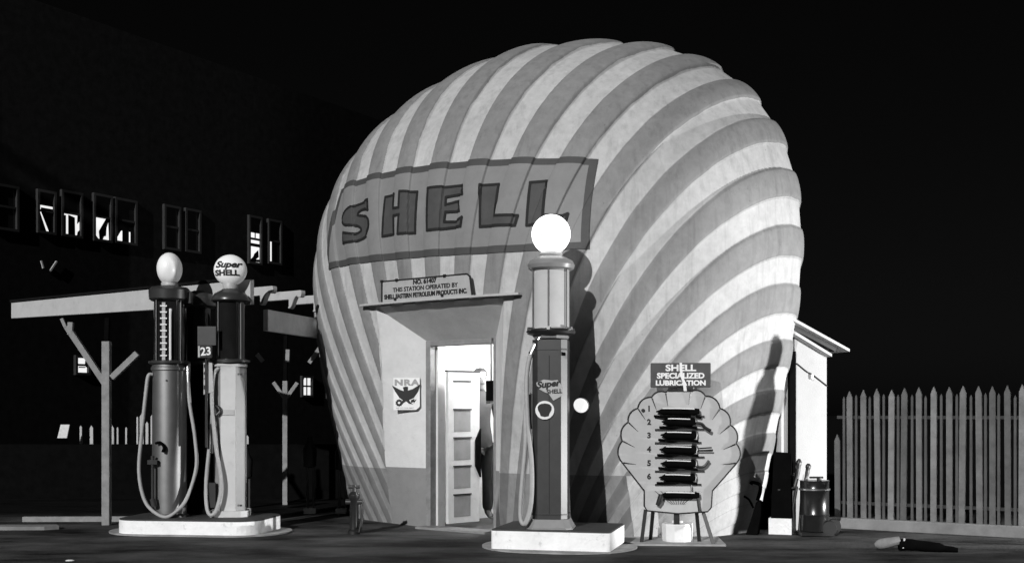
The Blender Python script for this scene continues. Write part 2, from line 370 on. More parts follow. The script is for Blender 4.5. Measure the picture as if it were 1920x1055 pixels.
def smooth_edge(E, n=41):
    A_ = np.array(E); K_ = n//2; Pd = np.concatenate([A_[:1]+(A_[:1]-A_[K_:0:-1]), A_, A_[-1:]+(A_[-1:]-A_[-2:-K_-2:-1])]); k = np.ones(n)/n
    return np.stack([np.convolve(Pd[:, c], k, 'valid') for c in range(3)], -1)
def ruled3(E, back, n=6):
    Es = smooth_edge(E); m = MB(); V = []; F = []; w = n+2
    for e_, s_, b_ in zip(E, Es, back):
        s_ = Vector(s_.tolist()); b_ = Vector(b_); V += [Vector(e_.tolist())]+[s_.lerp(b_, .03+.97*k/n) for k in range(n+1)]
    for i in range(len(E)-1):
        for k in range(w-1): F.append((i*w+k, i*w+k+1, (i+1)*w+k+1, (i+1)*w+k))
    return m.add(V, F)
ruled3(eT, [(AL+(AR-AL)*k/(len(eT)-1), -BK, ZD) for k in range(len(eT))]).build('doorway_ceiling', M['soffit'], shell, autosm=25)
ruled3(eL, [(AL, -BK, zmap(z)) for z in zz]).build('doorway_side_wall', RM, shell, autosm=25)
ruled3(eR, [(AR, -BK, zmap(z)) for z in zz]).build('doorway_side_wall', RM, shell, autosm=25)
# ledge over the doorway, following the surface
def strip(a0, a1, z0, depth, th, n=40):
    m = MB(); V = []; F = []
    for k in range(n+1):
        a = a0+(a1-a0)*k/n; b = float(base_b(a, z0)); 
        for dy, dz in ((.03, 0), (-depth, 0), (-depth, th), (.03, th)): V.append((a*KS, -(b*KS)+dy, z0*KS+dz))
    for k in range(n):
        for q in range(4): F.append((k*4+q, k*4+(q+1) % 4, (k+1)*4+(q+1) % 4, (k+1)*4+q))
    F += [(0, 1, 2, 3), (n*4+3, n*4+2, n*4+1, n*4)]
    return m.add(V, F)
strip(-1.03, 1.12, 2.452, .10, .022).build('door_ledge', M['beam'], shell)
# door frame
f = MB()
f.box(((AL+.035), -BK+.05, ZD/2), (.07, .14, ZD)); f.box(((AR-.02), -BK+.06, ZD/2), (.04, .12, ZD)); f.box(((AL+AR)/2, -BK+.05, ZD-.03), (AR-AL-.11, .13, .06))
f.build('door_frame', M['doorframe'], shell, bevel=.008)
MB().box((AL+.085, -BK+.14, ZD/2-.03), (.03, .12, ZD-.08)).build('door_stop', M['door'], shell)
# office room behind the doorway
r = MB(); xa, xb, ya, yb, zt = -.72, .72, -BK+.2, .3, 2.5
r.add([(xa, ya, .03), (xb, ya, .03), (xb, yb, .03), (xa, yb, .03), (xa, ya, zt), (xb, ya, zt), (xb, yb, zt), (xa, yb, zt)], [(0, 3, 7, 4), (1, 5, 6, 2), (2, 6, 7, 3), (4, 7, 6, 5)])
r.box(((xa+AL)/2, ya-.02, zt/2), (AL-xa, .04, zt)); r.box(((xb+AR)/2, ya-.02, zt/2), (xb-AR, .04, zt)); r.box(((AL+AR)/2, ya-.02, (zt+ZD)/2), (AR-AL, .04, zt-ZD))
r.build('office_wall', M['room'], shell)
MB().box((0, (ya+yb)/2, .02), (1.4, yb-ya, .03)).build('office_floor', M['islandtop'], shell)
MB().box((0, -BK-.06, .03), (AR-AL, .25, .05)).build('door_sill', M['kerb'], shell)
# ceiling lamp of the office (lit)
oc = shell.matrix_world if False else Matrix.Translation(shell.location) @ Matrix.Rotation(-YAW, 4, 'Z')

lt = empty('ceiling_lamp', oc @ Vector((.35, -1.25, 2.5)), 0, 'lit bare bulb on the ceiling of the office behind the open doorway', 'lamp')
MB().lathe([(0, -.22), (.05, -.2), (.07, -.14), (.04, -.07), (.02, -.05)], 16).build('bulb', M['globelit'], lt, smooth=True)
MB().cyl((0, 0, -.06), (0, 0, 0), .03).build('socket', M['black'], lt)
pl = bpy.data.lights.new('office_light', 'POINT'); pl.energy = 75; pl.shadow_soft_size = .12
po = bpy.data.objects.new('office_light', pl); COL.objects.link(po); po.location = oc @ Vector((.35, -1.25, 2.2))

# painted name panel and letters, lying on the ribs
PT = [(-1.794, 3.888), (-1.467, 3.916), (-.75, 3.913), (-.162, 3.899), (.414, 3.87), (.92, 3.837), (1.37, 3.802), (1.779, 3.77)]
PBm = [(-1.78, 2.933), (-1.255, 2.937), (-.517, 2.922), (.092, 2.911), (.638, 2.891), (1.18, 2.882), (1.505, 2.875), (1.786, 2.873)]
def panel_mesh():
    na, nz = 900, 110
    u = np.linspace(0, 1, na); a = -1.79+u*3.575
    zt_ = np.interp(a, [q[0] for q in PT], [q[1] for q in PT]); zb = np.interp(a, [q[0] for q in PBm], [q[1] for q in PBm])
    v = np.linspace(0, 1, nz); A = np.broadcast_to(a[:, None], (na, nz)); Z = zb[:, None]+(zt_-zb)[:, None]*v[None]
    S = surf(A, Z, .012)
    m = MB(); i, j = np.meshgrid(np.arange(na-1), np.arange(nz-1), indexing='ij'); i = i.ravel(); j = j.ravel()
    F = np.stack([i*nz+j, (i+1)*nz+j, (i+1)*nz+j+1, i*nz+j+1], -1)
    me = bpy.data.meshes.new('name_panel'); me.from_pydata(S.reshape(-1, 3).tolist(), [], F.tolist())
    me.materials.append(mat('panel_paint', .2, .75, .1, 7, stain=.1, bump=.1)); me.materials.append(mat('panel_border_paint', .055, .75, .15, 7))
    bu = .075/3.575; bv = .075/.98
    uu = (i+.5)/(na-1); vv = (j+.5)/(nz-1)
    me.polygons.foreach_set('material_index', ((uu < bu) | (uu > 1-bu) | (vv < bv) | (vv > 1-bv)).astype(np.int32))
    me.polygons.foreach_set('use_smooth', np.ones(len(F), bool))
    o = bpy.data.objects.new('name_panel', me); COL.objects.link(o); o.parent = shell; return o
panel = panel_mesh()
LET = [
[(-.983,3.619),(-1.137,3.604),(-1.308,3.587),(-1.416,3.542),(-1.466,3.479),(-1.445,3.427),(-1.358,3.384),(-1.176,3.36),(-1.087,3.318),(-1.094,3.284),(-1.211,3.271),(-1.458,3.317),(-1.432,3.195),(-1.188,3.184),(-.995,3.212),(-.916,3.291),(-.914,3.371),(-.969,3.429),(-1.101,3.463),(-1.177,3.48),(-1.161,3.515),(-1.07,3.53),(-.946,3.5)],
[(-.712,3.619),(-.541,3.623),(-.532,3.466),(-.433,3.461),(-.449,3.636),(-.218,3.614),(-.203,3.177),(-.426,3.185),(-.423,3.387),(-.51,3.384),(-.494,3.192),(-.697,3.189)],
[(-.041,3.623),(.398,3.61),(.419,3.512),(.358,3.516),(.193,3.51),(.198,3.431),(.366,3.449),(.396,3.341),(.202,3.354),(.193,3.253),(.359,3.238),(.441,3.274),(.428,3.182),(-.009,3.181)],
[(.623,3.586),(.825,3.579),(.812,3.256),(1.069,3.242),(1.041,3.147),(.646,3.165)],
[(1.169,3.567),(1.339,3.566),(1.34,3.217),(1.522,3.209),(1.573,3.227),(1.55,3.126),(1.168,3.138)]]
def inside(p, x, y):
    c = np.zeros(x.shape, bool); n = len(p)
    for i in range(n):
        (x1, y1), (x2, y2) = p[i], p[(i+1) % n]
        if y1 != y2: c ^= ((y1 > y) != (y2 > y)) & (x < (x2-x1)*(y-y1)/(y2-y1)+x1)
    return c
LM = mat('letter_paint', .055, .75, .2, 8, bump=.1); LO = mat('letter_outline_paint', .006, .8, .2, 8)
for pi, poly in enumerate(LET):
    if pi == 0:                                                 # round the S
        q = smooth_path([(x, y, 0) for x, y in poly+[poly[0]]], 5); sharp = [0, 11, 12, 22]
        q = []; seq = [poly[0:12], poly[11:13], poly[12:23], [poly[22], poly[0]]]
        for sgm in seq:
            q += [(v.x, v.y) for v in (smooth_path([(x, y, 0) for x, y in sgm], 6) if len(sgm) > 2 else [Vector((*sgm[0], 0))])][:None if len(sgm) <= 2 else -1]
        poly = q
    P = np.array(poly); c = .0075
    ga = np.arange(P[:, 0].min()-c, P[:, 0].max()+c, c); gz = np.arange(P[:, 1].min()-c, P[:, 1].max()+c, c)
    AA, ZZ = np.meshgrid(ga, gz, indexing='ij'); S = surf(AA, ZZ, .018)
    k = inside(poly, AA[:-1, :-1]+c/2, ZZ[:-1, :-1]+c/2); ii, jj = np.nonzero(k); n = len(gz)
    F = np.stack([ii*n+jj, (ii+1)*n+jj, (ii+1)*n+jj+1, ii*n+jj+1], -1)
    m = MB(); used = np.unique(F); remap = -np.ones(AA.size, int); remap[used] = np.arange(len(used))
    m.add(S.reshape(-1, 3)[used].tolist(), remap[F].tolist(), 0)
    w = .014                                                    # outline ribbon
    for q in range(len(poly)):
        p1 = np.array(poly[q]); p2 = np.array(poly[(q+1) % len(poly)]); L = np.linalg.norm(p2-p1)
        if L < 1e-4: continue
        t = (p2-p1)/L; nn = np.array([-t[1], t[0]]); k2 = max(2, int(L/.012)); s = np.linspace(-w*.7/L, 1+w*.7/L, k2)[:, None]
        c1 = p1+(p2-p1)*s+nn*w; c2 = p1+(p2-p1)*s-nn*w; V = np.concatenate([surf(c1[:, 0], c1[:, 1], .022+.0003*(q % 5)), surf(c2[:, 0], c2[:, 1], .022+.0003*(q % 5))])
        m.add(V.tolist(), [(x, x+1, k2+x+1, k2+x) for x in range(k2-1)], 1)
    m.build('letter', [LM, LO], panel)

# ------------------------------------------------------------------ station plaque on the ledge
def shell_w(a, z, off=0): return oc @ Vector(surf(a, z, off).tolist())
RV = Vector((math.cos(YAW), -math.sin(YAW), 0)); FV = Vector((-math.sin(YAW), -math.cos(YAW), 0)); UP = Vector((0, 0, 1))
pc = oc @ Vector((-.05*KS, -(2.215+.095)*KS, 2.475*KS))
plq = empty('station_plaque', pc, -YAW, 'pale enamel plaque reading NO. 61407 standing on the ledge over the doorway', 'sign')
pw, ph = .62, .225
plp = [(-pw, 0), (pw+.03, 0), (pw, ph-.03), (pw-.04, ph), (-pw, ph)]
MB().prism(plp, (0, 0, 0), (1, 0, 0), (0, 0, 1), .012).build('plate', M['plaque'], plq)
eg = MB()
for a, b in zip(plp[1:], plp[2:]+plp[:1]): eg.bar((a[0], -.005, a[1]), (b[0], -.005, b[1]), .02, .012)
for x, z in ((-pw, ph), (-pw+.22, ph), (.28, ph), (-pw+.2, .02), (.25, .02)): eg.box((x, -.01, z), (.03, .02, .03))
eg.build('edge_clip', M['black'], plq)
for body, z, s, o, mm in (('NO. 61407', .185, .068, .003, M['ink']), ('THIS STATION OPERATED BY', .118, .066, .0015, M['ink']), ('SHELL EASTERN PETROLEUM PRODUCTS INC.', .048, .066, .003, M['ink'])):
    text_mesh('lettering', body, s, mm, plq, o, .002, sx=1.05 if len(body) < 30 else .86, M4=plane_M((0, -.009, z), (1, 0, 0), (0, 0, 1)))

wlp = shell_w(1.62, 1.385, .0); wln = (shell_w(1.62, 1.385, .5)-wlp).normalized()
wl2 = empty('wall_lamp', wlp, 0, 'small round lit lamp on the shell wall just right of the front pump', 'lamp')
qr = wln.to_track_quat('Z', 'Y').to_matrix()
MB().cyl((0, 0, 0), wln*.06, .03).build('bracket', M['black'], wl2)
MB().lathe([(.03, .05), (.07, .06), (.082, .085), (.076, .10)], 28, rot=qr).build('lamp_rim', M['pumpgrey'], wl2, smooth=True)
MB().lathe([(.076, .098), (.06, .115), (.03, .124), (0, .126)], 28, rot=qr).build('lamp_lens', M['lit'], wl2, smooth=True)

# ------------------------------------------------------------------ eagle poster on the splayed doorway wall
eLs = smooth_edge(eL)
def wallp(z, t):
    i_ = int(np.argmin(abs(np.array(zz)-z))); return oc @ Vector(eLs[i_].tolist()).lerp(Vector((AL, -BK, zmap(zz[i_]))), t)
ps = wallp(1.68, .57); ps.z = 1.28+(775-738)/2200*13.2
UX = (wallp(1.68, .8)-wallp(1.68, .35)).normalized(); UX = Vector((UX.x, UX.y, 0)).normalized(); UY = Vector((0, 0, 1)); UN = UX.cross(UY)
po_ = empty('eagle_poster', ps+UN*.035, 0, 'white NRA poster with a black spread eagle on the doorway side wall', 'poster')
def pz(k): return UN*k
MB().prism([(-.15, -.18), (.11, -.18), (.15, -.14), (.15, .18), (-.15, .18)], (0, 0, 0), UX, UY, .004).build('sheet', M['paper'], po_)
text_mesh('lettering', 'NRA', .09, M['greyink'], po_, .005, .001, sx=1.4, spacing=1.15, M4=plane_M(UY*.125+pz(.004), UX, UY))
eag = [(-.15, .09), (-.07, .05), (-.025, .035), (-.03, .06), (-.035, .07), (-.005, .08), (.02, .075), (.018, .04), (.07, .055), (.15, .1), (.125, .03), (.08, -.03), (.03, -.05), (.05, -.075), (.075, -.09), (.03, -.085), (.0, -.06), (-.04, -.085), (-.06, -.075), (-.035, -.05), (-.07, -.03), (-.115, .03)]
MB().prism([(x*1.08-.005, y*1.18-.01) for x, y in eag], pz(.005), UX, UY, .004).build('eagle', M['ink'], po_)
gear = [((.045 if k % 2 else .034)*math.cos(math.pi*k/10), (.045 if k % 2 else .034)*math.sin(math.pi*k/10)) for k in range(20)]
gw = MB().prism([(-.085+x, -.10+y) for x, y in gear], pz(.005), UX, UY, .003).build('gear_emblem', M['ink'], po_)
MB().prism([(-.085+.4*x, -.10+.4*y) for x, y in gear[::2]], pz(.007), UX, UY, .003).build('hub', M['paper'], gw)
MB().prism([(.05, -.07), (.09, -.055), (.085, -.075), (.115, -.06), (.08, -.11), (.085, -.09), (.05, -.10)], pz(.005), UX, UY, .003).build('lightning_emblem', M['ink'], po_)
text_mesh('lettering', 'WE DO OUR PART', .024, M['greyink'], po_, .0, .001, M4=plane_M(UX*-.02+UY*-.16+pz(.004), UX, UY))

# ------------------------------------------------------------------ inside the doorway
d1 = px(838, 990, 13.0); d1.z = .06; d2 = px(897, 990, 13.35); d2.z = .06
dv = (d2-d1); dw = dv.length; dx = dv.normalized(); dn = Vector((dx.y, -dx.x, 0))
dr = empty('panelled_door', d1, math.atan2(dx.y, dx.x), 'pale five panel door standing ajar inside the bright doorway', 'door')
DH = px(838, 697, 13.0).z-.06
MB().box((dw/2, 0, DH/2), (dw, .04, DH)).build('leaf', M['door'], dr, bevel=.004)
for k in range(5):
    z0 = .07+k*(DH-.1)/5; h = (DH-.1)/5-.075
    pn = MB().box((dw*.44, -.017, z0+h/2), (dw*.52, .012, h)).build('panel', M['doorpanel'] if k < 4 else M['door'], dr)
    MB().box((dw*.44, -.024, z0+h+.008), (dw*.56, .02, .014)).build('moulding', M['black'] if k < 4 else M['frame'], pn)
MB().prism([(0, 0), (.075, .13), (.075, .42), (0, .55)][::1], (dw*1.0, -.03, .5), (-1, 0, 0), (0, 0, 1), .03).build('push_plate', M['matblack'], dr)
MB().box((dw/2, 0, DH+.012), (dw+.02, .05, .02)).build('top_edge', M['black'], dr)
hb = px(921, 730, 12.75)
hg = empty('hanging_box', px(921, 645, 12.75), -YAW, 'dark box hanging on a rod in the upper right of the doorway', 'box')
MB().cyl((0, 0, 0), (0, 0, -.5), .008).build('rod', M['black'], hg)
bx = MB().box((0, 0, -.505), (.10, .07, .22)).build('case', M['matblack'], hg, bevel=.01)
MB().box((-.02, -.0, -.63), (.06, .05, .03)).build('outlet', M['steel'], bx)

# person standing in the doorway, half behind the door
def skin_obj(name, verts, edges, rad, m, parent, sub=2):
    me = bpy.data.meshes.new(name); me.from_pydata(verts, edges, []); o = bpy.data.objects.new(name, me); COL.objects.link(o); o.parent = parent
    me.materials.append(m); sk = o.modifiers.new('skin', 'SKIN'); sk.use_smooth_shade = True
    for i, r in enumerate(rad):
        me.skin_vertices[0].data[i].radius = (r, r) if not isinstance(r, tuple) else r
    me.skin_vertices[0].data[0].use_root = True
    s = o.modifiers.new('sub', 'SUBSURF'); s.levels = sub; s.render_levels = sub
    return o
pp = px(899, 990, 13.62); pp.z = .05
pe = empty('person', pp, math.radians(20), 'person in dark shirt and trousers standing in the doorway half behind the door', 'person')
skin_obj('body', [(0,0,.93),(0,0,1.1),(0,0,1.28),(0,0,1.40),(0,-.01,1.50),(0,-.02,1.56),(.19,0,1.36),(.24,.01,1.10),(.22,-.08,.88),(.22,-.11,.80),(-.19,0,1.36),(-.24,.01,1.10),(-.22,-.08,.88),(-.22,-.11,.80),
                  (.095,0,.86),(.105,-.01,.48),(.105,.02,.09),(.115,-.10,.035),(-.095,0,.86),(-.105,-.01,.48),(-.105,.02,.09),(-.115,-.10,.035)],
         [(0,1),(1,2),(2,3),(3,4),(4,5),(3,6),(6,7),(7,8),(8,9),(3,10),(10,11),(11,12),(12,13),(0,14),(14,15),(15,16),(16,17),(0,18),(18,19),(19,20),(20,21)],
         [.13,.125,.145,.10,.055,.05,.06,.048,.036,.025,.06,.048,.036,.025,.085,.06,.045,.035,.085,.06,.045,.035], M['shirt'], pe)
skin_obj('trousers', [(0,0,.95),(.095,0,.84),(.105,-.01,.48),(.105,.02,.09),(-.095,0,.84),(-.105,-.01,.48),(-.105,.02,.09)], [(0,1),(1,2),(2,3),(0,4),(4,5),(5,6)], [.145,.10,.078,.066,.10,.078,.066], M['cloth'], pe)
hd = MB().lathe([(0,-.125),(.045,-.12),(.06,-.09),(.072,-.03),(.078,.03),(.07,.08),(.045,.112),(0,.122)], 20, (0,-.03,1.63), sy=1.22)
hd.lathe([(.001,-.02),(.014,-.012),(.006,.03)], 8, (0,-.125,1.62)); hd.box((.08,-.02,1.62),(.014,.03,.05)); hd.box((-.08,-.02,1.62),(.014,.03,.05))
ho = hd.build('head', M['skin'], pe, smooth=True)
MB().lathe([(.081,-.0),(.084,.04),(.074,.09),(.045,.122),(0,.132)], 20, (0,-.02,1.63), sy=1.22).build('hair', M['hair'], ho, smooth=True)
for s in (-1, 1): MB().lathe([(0,-.008),(.011,0),(0,.008)], 8, (s*.03,-.115,1.64)).build('eye', M['ink'], ho)
MB().box((0,-.112,1.575),(.045,.012,.010)).build('mouth', M['ink'], ho)
for s in (-1, 1):                                               # hands with five fingers
    hv=[(0,0,0),(0,-.02,-.045)]; he=[(0,1)]; hr=[.022,.028]
    for k in range(4):
        x=-.026+.0175*k; b=len(hv); l=.032+.006*(k in (1,2)); hv += [(x,-.03,-.075),(x,-.045,-.075-l),(x,-.07,-.075-1.6*l)]; he += [(1,b),(b,b+1),(b+1,b+2)]; hr += [.0095,.009,.008]
    b=len(hv); hv += [(s*-.035,-.035,-.045),(s*-.042,-.06,-.075)]; he += [(1,b),(b,b+1)]; hr += [.011,.009]
    skin_obj('hand', [(x+s*.22,y-.11,z+.80) for x,y,z in hv], he, hr, M['skin'], pe, 1)

# ------------------------------------------------------------------ gas pumps
def globe_profile(n=20, r=.18): return [(r*math.sin(math.pi*k/n), -r*math.cos(math.pi*k/n)) for k in range(n+1)]
def poly8(w, d, bev):
    return [(-w, -d+bev), (-w+bev, -d), (w-bev, -d), (w, -d+bev), (w, d-bev), (w-bev, d), (-w+bev, d), (-w, d-bev)]
def vprism(poly, z0, z1, m, taper=1., mi=0):
    n = len(poly); V = [(x, y, z0) for x, y in poly]+[(x*taper, y*taper, z1) for x, y in poly]
    return m.add(V, [tuple(range(n-1, -1, -1)), tuple(range(n, 2*n))]+[(i, (i+1) % n, (i+1) % n+n, i+n) for i in range(n)], mi)
# -- the lit pump in front of the shell
def main_pump(loc, rz, label, lit=True, group=None):
    t = empty('gas_pump', loc, rz, label, 'gas pump', group)
    w = .165
    b = MB(); vprism(poly8(w+.055, w+.055, .06), 0, .015, b); vprism(poly8(w+.05, w+.05, .06), .015, .095, b, (w+.01)/(w+.05)); b.build('plinth', M['pumpgrey'], t, bevel=.004)
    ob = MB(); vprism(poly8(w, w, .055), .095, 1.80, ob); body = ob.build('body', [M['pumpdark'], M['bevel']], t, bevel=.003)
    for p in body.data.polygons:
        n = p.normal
        if n.x > .5 and n.y < -.5: p.material_index = 1  # right-front bevel coloured paler: side light put into the enamel
    for z in (.135, 1.70):
        br = MB(); vprism(poly8(w+.006, w+.006, .055), z, z+.012, br); br.build('band', M['black'], body)
    MB().box((w-.03, -w+.01, 1.66), (.03, .06, .03)).build('latch', M['matblack'], body)
    MB().box((0, -w-.002, .9), (.006, .006, 1.5)).build('seam', M['frame'], body)
    MB().lathe([(.10, 1.80), (.17, 1.815), (.18, 1.84)], 8, rot=Matrix.Rotation(math.pi/8, 3, 'Z')).build('collar', M['pumpgrey'], t)
    MB().lathe([(.17, 1.84), (.225, 1.86), (.235, 1.88), (.225, 1.90), (.17, 1.91)], 36).build('flange', M['black'], t, smooth=True)
    for k in range(6):
        a = math.pi/6+k*math.pi/3; MB().box((.205*math.cos(a), .205*math.sin(a), 1.905), (.07, .03, .03), a).build('clamp', M['chrome'], t)
    MB().lathe([(.172, 1.91), (.172, 2.50)], 40).build('glass_cylinder', M['gasglass'], t, smooth=True)
    for k in range(6):
        a = math.radians(-92)+k*math.pi/3; MB().cyl((.184*math.cos(a), .184*math.sin(a), 1.9), (.184*math.cos(a), .184*math.sin(a), 2.52), .007, n=8).build('tie_rod', M['steel'], t)
    MB().lathe([(.19, 2.47), (.215, 2.485), (.225, 2.52), (.205, 2.56), (.13, 2.60), (.10, 2.61)], 36).build('cap', M['pumpgrey'], t, smooth=True)
    MB().lathe([(.10, 2.61), (.11, 2.625), (.10, 2.645)], 24).build('globe_collar', M['plaque'], t, smooth=True)
    gl = MB().lathe(globe_profile(24, .19), 40, (0, 0, 2.82), sy=.8, sx=.97).build('globe', M['globelit'] if lit else M['globe'], t, smooth=True)
    if lit:
        tm = text_mesh('lettering', 'SHELL', .1, M['globeink'], gl, .002, .001, sx=1.05)
        for v in tm.data.vertices:
            x, y = v.co.x, v.co.y-.03; q = max(.02, 1-(x/.184)**2-(y/.19)**2); v.co = (x, -(.8*.19*math.sqrt(q)+.003+v.co.z), 2.82+y)
    lo = MB().prism([(-.12, .03), (-.05, .06), (.03, .05), (.08, .055), (.12, .0), (.11, -.10), (.04, -.14), (.0, -.08), (-.06, -.05), (-.11, -.02)], (0, -w-.006, 1.36), (1, 0, 0), (0, 0, 1), .008).build('brand_label', M['plaque'], t)
    text_mesh('lettering', 'Super', .085, M['ink'], lo, .004, .001, sx=1.1, shear=.25, M4=plane_M((-.01, -w-.012, 1.375), (1, 0, .12), (-.12, 0, 1)))
    text_mesh('lettering', 'SHELL', .055, M['ink'], lo, .002, .001, sx=1.0, M4=plane_M((.05, -w-.012, 1.305), (1, 0, .06), (-.06, 0, 1)))
    bd = MB().cyl((-.04, -w, 1.13), (-.04, -w-.02, 1.13), .088, n=32).build('badge', M['signwhite'], t)
    fan = [(-.038, -.055), (-.045, -.03), (-.062, .0), (-.066, .03), (-.05, .052), (-.03, .06), (0, .064), (.03, .06), (.05, .052), (.066, .03), (.062, 0), (.045, -.03), (.038, -.055), (.0, -.064)]
    MB().prism(fan, (-.04, -w-.022, 1.13), (1, 0, 0), (0, 0, 1), .006).build('shell_emblem', M['ink'], bd)
    hp = smooth_path([(-.09, -.10, 1.80), (-.16, -.12, 1.72), (-.215, -.13, 1.45), (-.2, -.16, 1.0), (-.16, -.2, .6), (-.165, -.22, .25), (-.22, -.22, .06), (-.265, -.2, .12), (-.255, -.19, .4), (-.225, -.16, .8), (-.225, -.14, 1.1), (-.20, -.12, 1.3)], 8)
    ho = MB().tube(hp, .022, 10).build('hose', M['rubber'], t, smooth=True)
    MB().tube([(-.20, -.12, 1.28), (-.19, -.12, 1.05)], [.026, .018]).build('nozzle', M['black'], ho, smooth=True)
    MB().tube([(-.09, -.10, 1.82), (-.13, -.11, 1.76), (-.175, -.12, 1.66)], .03).build('coupling', M['chrome'], ho, smooth=True)
    MB().box((-w-.02, -.1, 1.12), (.05, .05, .34)).build('nozzle_holder', M['black'], t)
    return t
isl = px(1036, 1000, 10.75)
IW = MB()
def stadium(w, d, r, n=8):
    P = []
    for cx, cy, a0 in ((w-r, -d+r, -90), (w-r, d-r, 0), (-w+r, d-r, 90), (-w+r, -d+r, 180)):
        P += [(cx+r*math.cos(math.radians(a0+90*k/n)), cy+r*math.sin(math.radians(a0+90*k/n))) for k in range(n+1)]
    return P
def island(loc, rz, w, d, h, label, r=.04, apron=(.18, .16)):
    t = empty('pump_island', loc, rz, label, 'pump island')
    P = stadium(w, d, r)
    b = MB(); vprism(P, 0, h-.012, b); b.build('kerb_face', M['island'], t)
    b = MB(); vprism([(x*.995, y*.99) for x, y in P], h-.012, h, b); b.build('top_slab', M['islandtop'], t)
    b = MB(); vprism(stadium(w+apron[0], d+apron[1], min(d+apron[1], w+apron[0])*.98, 14), .004, .02, b); b.build('apron', M['apron'], t)
    return t
island((.455, 11.27, 0), math.radians(-14), .565, .45, .20, 'white kerbed concrete pump island under the lit front pump')
main_pump((.37, 11.12, .20), math.radians(-8), 'dark gas pump with a brightly lit round globe in front of the shell').scale = (1, 1, .985)

# -- the two pumps on the left island, and one behind
island((-3.37, 12.72, 0), math.radians(-8), .79, .50, .17, 'long white kerbed pump island under the left pumps', r=.25, apron=(.2, .06))
def visible_top(t, z, r, dark=True, cap=.2, capmat=None):
    MB().lathe([(r+.02, z), (r+.055, z+.012), (r+.055, z+.035), (r+.02, z+.045)], 36).build('flange', M['dark'], t, smooth=True)
    MB().lathe([(r, z+.04), (r, z+.74)], 40).build('glass_cylinder', M['gasdark'], t, smooth=True)
    for k in range(4):
        a = math.radians(-130)+k*math.pi/2; MB().cyl(((r+.012)*math.cos(a), (r+.012)*math.sin(a), z+.03), ((r+.012)*math.cos(a), (r+.012)*math.sin(a), z+.75), .008, n=8).build('tie_rod', M['steel'], t)
def cyl_pump(loc, rz):
    t = empty('gas_pump', loc, rz, 'round steel gas pump with plain white globe, left end of the island', 'gas pump')
    MB().lathe([(.21, 0), (.21, .02), (.18, .04)], 36).build('plinth', M['dark'], t, smooth=True)
    body = MB().lathe([(.178, .03), (.182, .1), (.182, 1.66), (.195, 1.67), (.195, 1.70), (.182, 1.71), (.182, 1.735)], 48).build('body', M['steel'], t, smooth=True)
    visible_top(t, 1.735, .165)
    gg = MB(); gg.box((-.03, -.178, 2.1), (.035, .006, .66))
    gg.build('gauge_strip', M['beam'], t)
    for k in range(9): MB().box((-.03, -.184, 1.83+k*.07), (.07, .008, .016)).build('gauge_mark', M['signwhite'], t)
    MB().cyl((.04, -.176, 1.78), (.04, -.176, 2.36), .014, n=10).build('sight_tube', M['signwhite'], t, smooth=True)
    MB().lathe([(.19, 2.46), (.215, 2.48), (.22, 2.58), (.19, 2.615), (.10, 2.63), (.06, 2.65)], 40).build('cap', M['dark'], t, smooth=True)
    MB().lathe([(.085, 2.62), (.09, 2.66), (.075, 2.70)], 24).build('globe_collar', M['plaque'], t, smooth=True)
    MB().lathe(globe_profile(24, .185), 40, (0, 0, 2.83), sx=.72, sy=1.0).build('globe', M['globe'], t, smooth=True)
    hp = smooth_path([(-.16, -.10, 1.62), (-.20, -.12, 1.60), (-.225, -.13, 1.4), (-.27, -.14, .9), (-.29, -.15, .5), (-.22, -.17, .18), (-.06, -.22, .03), (.06, -.22, .035), (.2, -.17, .2), (.30, -.12, .55), (.285, -.10, .9), (.225, -.08, 1.3), (.21, -.08, 1.55)], 8)
    ho = MB().tube(hp, .02, 10).build('hose', M['rubber'], t, smooth=True)
    MB().tube([(.21, -.08, 1.35), (.21, -.08, 1.66), (.20, -.04, 1.74)], [.012, .025, .03]).build('nozzle', M['chrome'], ho, smooth=True)
    v = MB().cyl((-.14, -.20, .62), (-.14, -.20, .22), .016).cyl((-.14, -.20, .22), (-.12, -.2, .13), .03).box((-.14, -.20, .63), (.10, .05, .05)).cyl((-.14, -.2, .63), (-.14, -.2, .7), .02)
    v.build('drain_valve', M['dark'], t)
    MB().tube(smooth_path([(-.11, -.19, .84), (-.06, -.21, .85), (-.02, -.215, .80), (-.03, -.22, .74)], 6), .016).build('spigot', M['matblack'], t)
    MB().cyl((.0, -.18, 1.55), (0, -.19, 1.55), .01).build('bolt', M['black'], t)
    MB().box((.17, 0, 2.5), (.14, .12, .14)).build('vent_box', M['dark'], t, bevel=.01)
    return t
